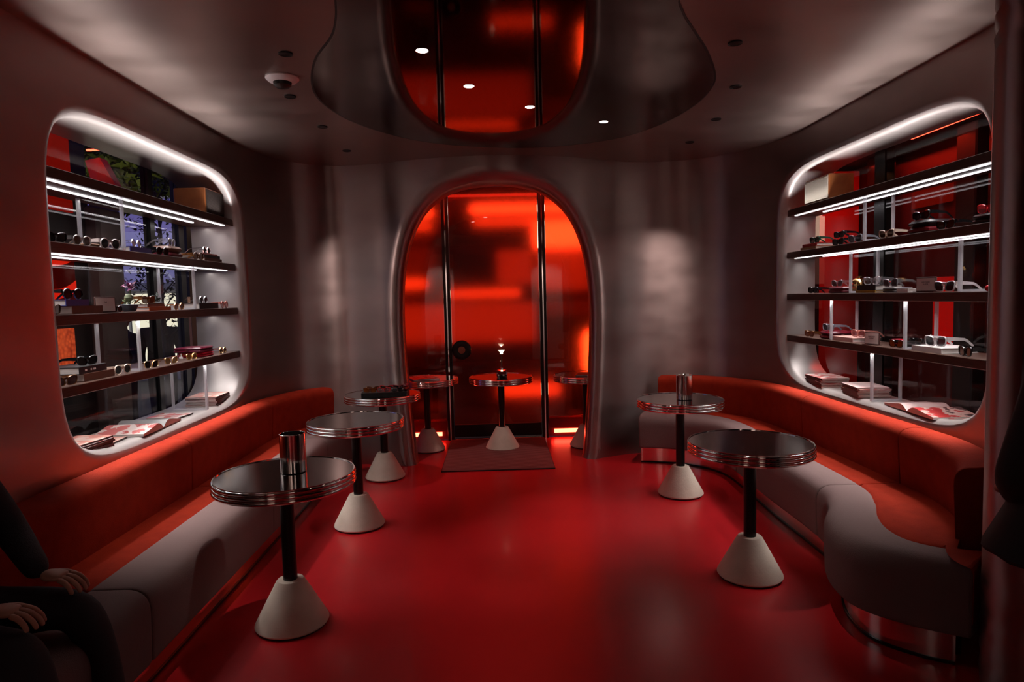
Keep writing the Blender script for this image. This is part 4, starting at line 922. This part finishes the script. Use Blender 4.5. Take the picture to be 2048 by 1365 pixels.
# --- right niche, lowest shelf
glasses('tortoise sunglasses at the far end of the right lowest shelf', xr, 5.075, z4, 1, 'brown', 'amber', 'way', -4)
case('black and burgundy glasses case on the right lowest shelf', 2.475, 2.66, 4.75, 4.92, z4, .058, mat('case_redblack', (.16, .008, .014), .3), mat('case_burgundy2', (.14, .008, .02), .25))
glasses('silver-grey tagged sunglasses on the black and burgundy case', 2.50, 4.83, z4+.0585, 1, 'grey', 'grey', 'way', -4, tagged=True, scale=1.1)
book('pink book on the right lowest shelf', 2.47, 2.67, 4.44, 4.71, z4, .030, BK['pink'], 1)
glasses('pink sunglasses on the pink book', 2.53, 4.48, z4+.0305, 1, 'pink', 'pink', 'way', -6, scale=1.1)
card('white sign card on the right lowest shelf', 2.475, 4.215, z4, .125, .083, 1, ['WAYFARER', 'CLASSIC'], rot=-12)
case('small red box behind the sign card on the right lowest shelf', 2.53, 2.60, 4.05, 4.12, z4, .045, mat('case_red', (.5, .01, .03), .3))
glasses('black sunglasses with orange lenses on the right lowest shelf', xr, 3.96, z4, 1, 'black', 'amber', 'way', -3)
book('dark book at the back of the right lowest shelf', 2.56, 2.69, 3.83, 4.02, z4, .020, BK['black'], 1)
glasses('black sunglasses on the dark book at the back of the right lowest shelf', 2.585, 3.94, z4+.0205, 1, 'black', 'dark', 'way', -8, scale=.8)
book('large white book on the right lowest shelf', 2.47, 2.68, 3.54, 3.80, z4, .030, BK['white'], 1)
glasses('white tagged sunglasses on the large white book', 2.50, 3.635, z4+.0305, 1, 'white', 'grey', 'way', -4, tagged=True, scale=1.25)
glasses('tortoise sunglasses with brown lenses nearest the pillar on the right lowest shelf', xr, 3.365, z4, 1, 'black', 'amber', 'way', 14, scale=1.1)
# --- right sill
zr = SILL[1]+.001
mag_stack('at the far end of the right sill', 7, 2.57, 4.98, zr, .21, .29, 1, [MAGB, MAGW, MAGC], .0098, rot=-3)
mag_stack('in the middle of the right sill', 7, 2.57, 4.45, zr, .21, .27, 1, [MAGW, MAGA, MAGC], .0098, rot=-6)
open_mag('open magazine with pink and red photo pages on the right sill', 2.585, 3.80, zr, .26, .26, MAGC, MAGW, -4, .040)
magazine('red magazine lying flat near the pillar on the right sill', 2.60, 3.40, zr, .20, .24, .010, MAGC, -4, 1)
mag_stack('nearest the pillar on the right sill', 5, 2.555, 3.20, zr+.0005, .17, .17, 1, [MAGA, MAGC, MAGB], .0098, rot=0)

# --- sunglasses tray on the rear left table, magazines on the lobby tables
t = thing('display_tray', 'shallow black display tray on the rear left table', 'tray', (-.955, 5.56, TZ), R(4))
mb = MB(); mb.box((-.19, -.14, .0), (.19, .14, .008)); 
for a, b in (((-.19, -.14, .008), (.19, -.132, .036)), ((-.19, .132, .008), (.19, .14, .036)), ((-.19, -.132, .008), (-.182, .132, .036)), ((.182, -.132, .008), (.19, .132, .036))): mb.box(a, b)
mb.build('tray_box', mat('tray_black', (.012, .012, .012), .5), t, False)
MB().box((-.182, -.132, .008), (.182, .132, .031)).build('felt_pad', RUBBER, t, False)
tl = [(-1.07, 5.475, 'brown', 'amber', 'front left'), (-.955, 5.48, 'red', 'pink', 'front middle'), (-.84, 5.485, 'black', 'dark', 'front right'), (-1.07, 5.61, 'gold', 'copper', 'rear left'), (-.955, 5.615, 'red', 'brown', 'rear middle'), (-.845, 5.62, 'burg', 'dark', 'rear right')]
for x, y, f, l_n, nm in tl:
    g = glasses('%s pair of sunglasses in the black tray' % nm, x, y-.02, TZ+.032, -1, f, l_n, 'way', random.uniform(-8, 8), scale=.84, group='sunglasses in the tray'); g.rotation_euler = (0, 0, R(random.uniform(-5, 5)))
case('dark burgundy glasses case standing at the right end of the tray', -.80, -.765, 5.50, 5.64, TZ+.0315, .058, BK['burg'])
magazine('glossy magazine on the lobby table left of the door', -.75, 6.57, TZ+.001, .26, .30, .012, MAGC, 20, -1, wave=.012)
magazine('dark magazine on the lobby table right of the door', .95, 6.52, TZ+.001, .28, .22, .012, SPN, -15, 1, wave=.006)

# ---------------------------------------------------------------- people in the dark foreground
def hand(parent, wrist, dirv, upv, m, s=1.):
    """palm, four unequal bent fingers and a side thumb, as separate skinned chains in one mesh each"""
    d = Vector(dirv).normalized(); u = Vector(upv).normalized(); sd = d.cross(u).normalized(); w0 = Vector(wrist)
    P = lambda a, b, c: tuple(w0+d*a*s+sd*b*s+u*c*s)
    hp = skin_fig('hand', [P(0, 0, 0), P(.04, 0, .005), P(.085, 0, .004)], [(0, 1), (1, 2)], [(.026*s, .020*s), (.040*s, .017*s), (.040*s, .014*s)], m, parent)
    for k, (b, L) in enumerate(((-.030, .070), (-.010, .080), (.010, .075), (.029, .058))):
        skin_fig('finger', [P(.075, b, .004), P(.075+L*.42, b*1.1, -.002), P(.075+L*.72, b*1.12, -.020), P(.075+L*.85, b*1.1, -.042)], [(0, 1), (1, 2), (2, 3)], [.0095*s, .009*s, .008*s, .007*s], m, hp)
    skin_fig('thumb', [P(.02, -.025, 0), P(.045, -.052, -.006), P(.075, -.062, -.016), P(.095, -.060, -.026)], [(0, 1), (1, 2), (2, 3)], [.013*s, .0115*s, .010*s, .008*s], m, hp)
    return hp
t = thing('person', 'person in dark clothes sitting at the near end of the left bench', 'person', (0, 0, 0))
V = [(-1.80, 2.02, .555), (-1.83, 2.03, .75), (-1.83, 2.05, .97), (-1.84, 2.06, 1.08), (-1.84, 2.06, 1.16),
     (-1.74, 2.13, .545), (-1.41, 2.16, .545), (-1.36, 2.17, .30), (-1.34, 2.18, .08), (-1.22, 2.18, .045),
     (-1.74, 1.92, .545), (-1.39, 1.86, .545), (-1.35, 1.86, .30), (-1.33, 1.86, .08), (-1.21, 1.86, .045),
     (-1.82, 2.235, .99), (-1.73, 2.30, .76), (-1.55, 2.17, .655), (-1.83, 1.86, .99), (-1.75, 1.80, .76), (-1.52, 1.90, .66)]
E = [(0, 1), (1, 2), (2, 3), (3, 4), (0, 5), (5, 6), (6, 7), (7, 8), (8, 9), (0, 10), (10, 11), (11, 12), (12, 13), (13, 14), (2, 15), (15, 16), (16, 17), (2, 18), (18, 19), (19, 20)]
rd = [(.15, .12), (.16, .12), (.18, .12), (.07, .07), (.052, .052), .095, .072, .058, .045, .04, .095, .072, .058, .045, .04, .078, .056, .040, .078, .056, .040]
skin_fig('body', V, E, rd, DENIM, t)
head(t, (-1.83, 2.06, 1.27), .118, R(90))
hand(t, (-1.545, 2.168, .655), (1, -.05, -.12), (0, 0, 1), SKIN)
hand(t, (-1.515, 1.902, .66), (1, .05, -.12), (0, 0, 1), SKIN)
# person standing at the right edge, only an elbow and jacket hem in view
t = thing('person', 'person in a black stitched jacket standing at the right edge', 'person', (0, 0, 0))
ox, oy = 1.615, 1.62
V = [(0, 0, .93), (0, 0, 1.15), (0, 0, 1.36), (0, 0, 1.46), (0, 0, 1.54), (-.10, 0, .88), (-.11, 0, .50), (-.11, 0, .09), (-.12, .12, .05), (.10, 0, .88), (.11, 0, .50), (.11, 0, .09), (.12, .12, .05),
     (-.15, 0, 1.40), (-.300, -.02, 1.045), (-.12, .17, .94), (.19, 0, 1.40), (.26, 0, 1.12), (.22, .1, .92)]
E = [(0, 1), (1, 2), (2, 3), (3, 4), (0, 5), (5, 6), (6, 7), (7, 8), (0, 9), (9, 10), (10, 11), (11, 12), (2, 13), (13, 14), (14, 15), (2, 16), (16, 17), (17, 18)]
rd = [(.19, .14), (.18, .13), (.19, .13), (.08, .08), (.055, .055), .10, .068, .046, .04, .10, .068, .046, .04, .070, .052, .045, .085, .058, .04]
skin_fig('body', [(v[0]+ox, v[1]+oy, v[2]) for v in V], E, rd, COAT, t)
mb = MB(); rings = []
for z, a, b in ((1.22, .19, .15), (1.05, .225, .17), (.95, .27, .19), (.85, .335, .21), (.84, .33, .20), (.93, .26, .17)):
    rings.append([(ox+a*math.cos(2*PI*j/32), oy+b*math.sin(2*PI*j/32), z+.006*math.sin(j*1.7)) for j in range(32)])
mb.loft(rings, caps=False).build('jacket', COAT, t)
mb = MB()
for k in range(14):
    z = .86+.022*k; a = .295-(.022*k)*.22; mb.tube([(ox-a*math.cos(.55)-.004, oy-a*.72*math.sin(.55)-.004, z), (ox-a*math.cos(.55)-.004, oy-a*.72*math.sin(.55)-.004, z+.009)], .0012, 5)
mb.build('stitching', mat('pale_thread', (.35, .33, .32), .7), t)
head(t, (ox, oy+.01, 1.63), .118, R(180))
hand(t, (ox-.145, oy+.175, .96), (.75, .5, -.1), (0, 0, 1), SKIN)
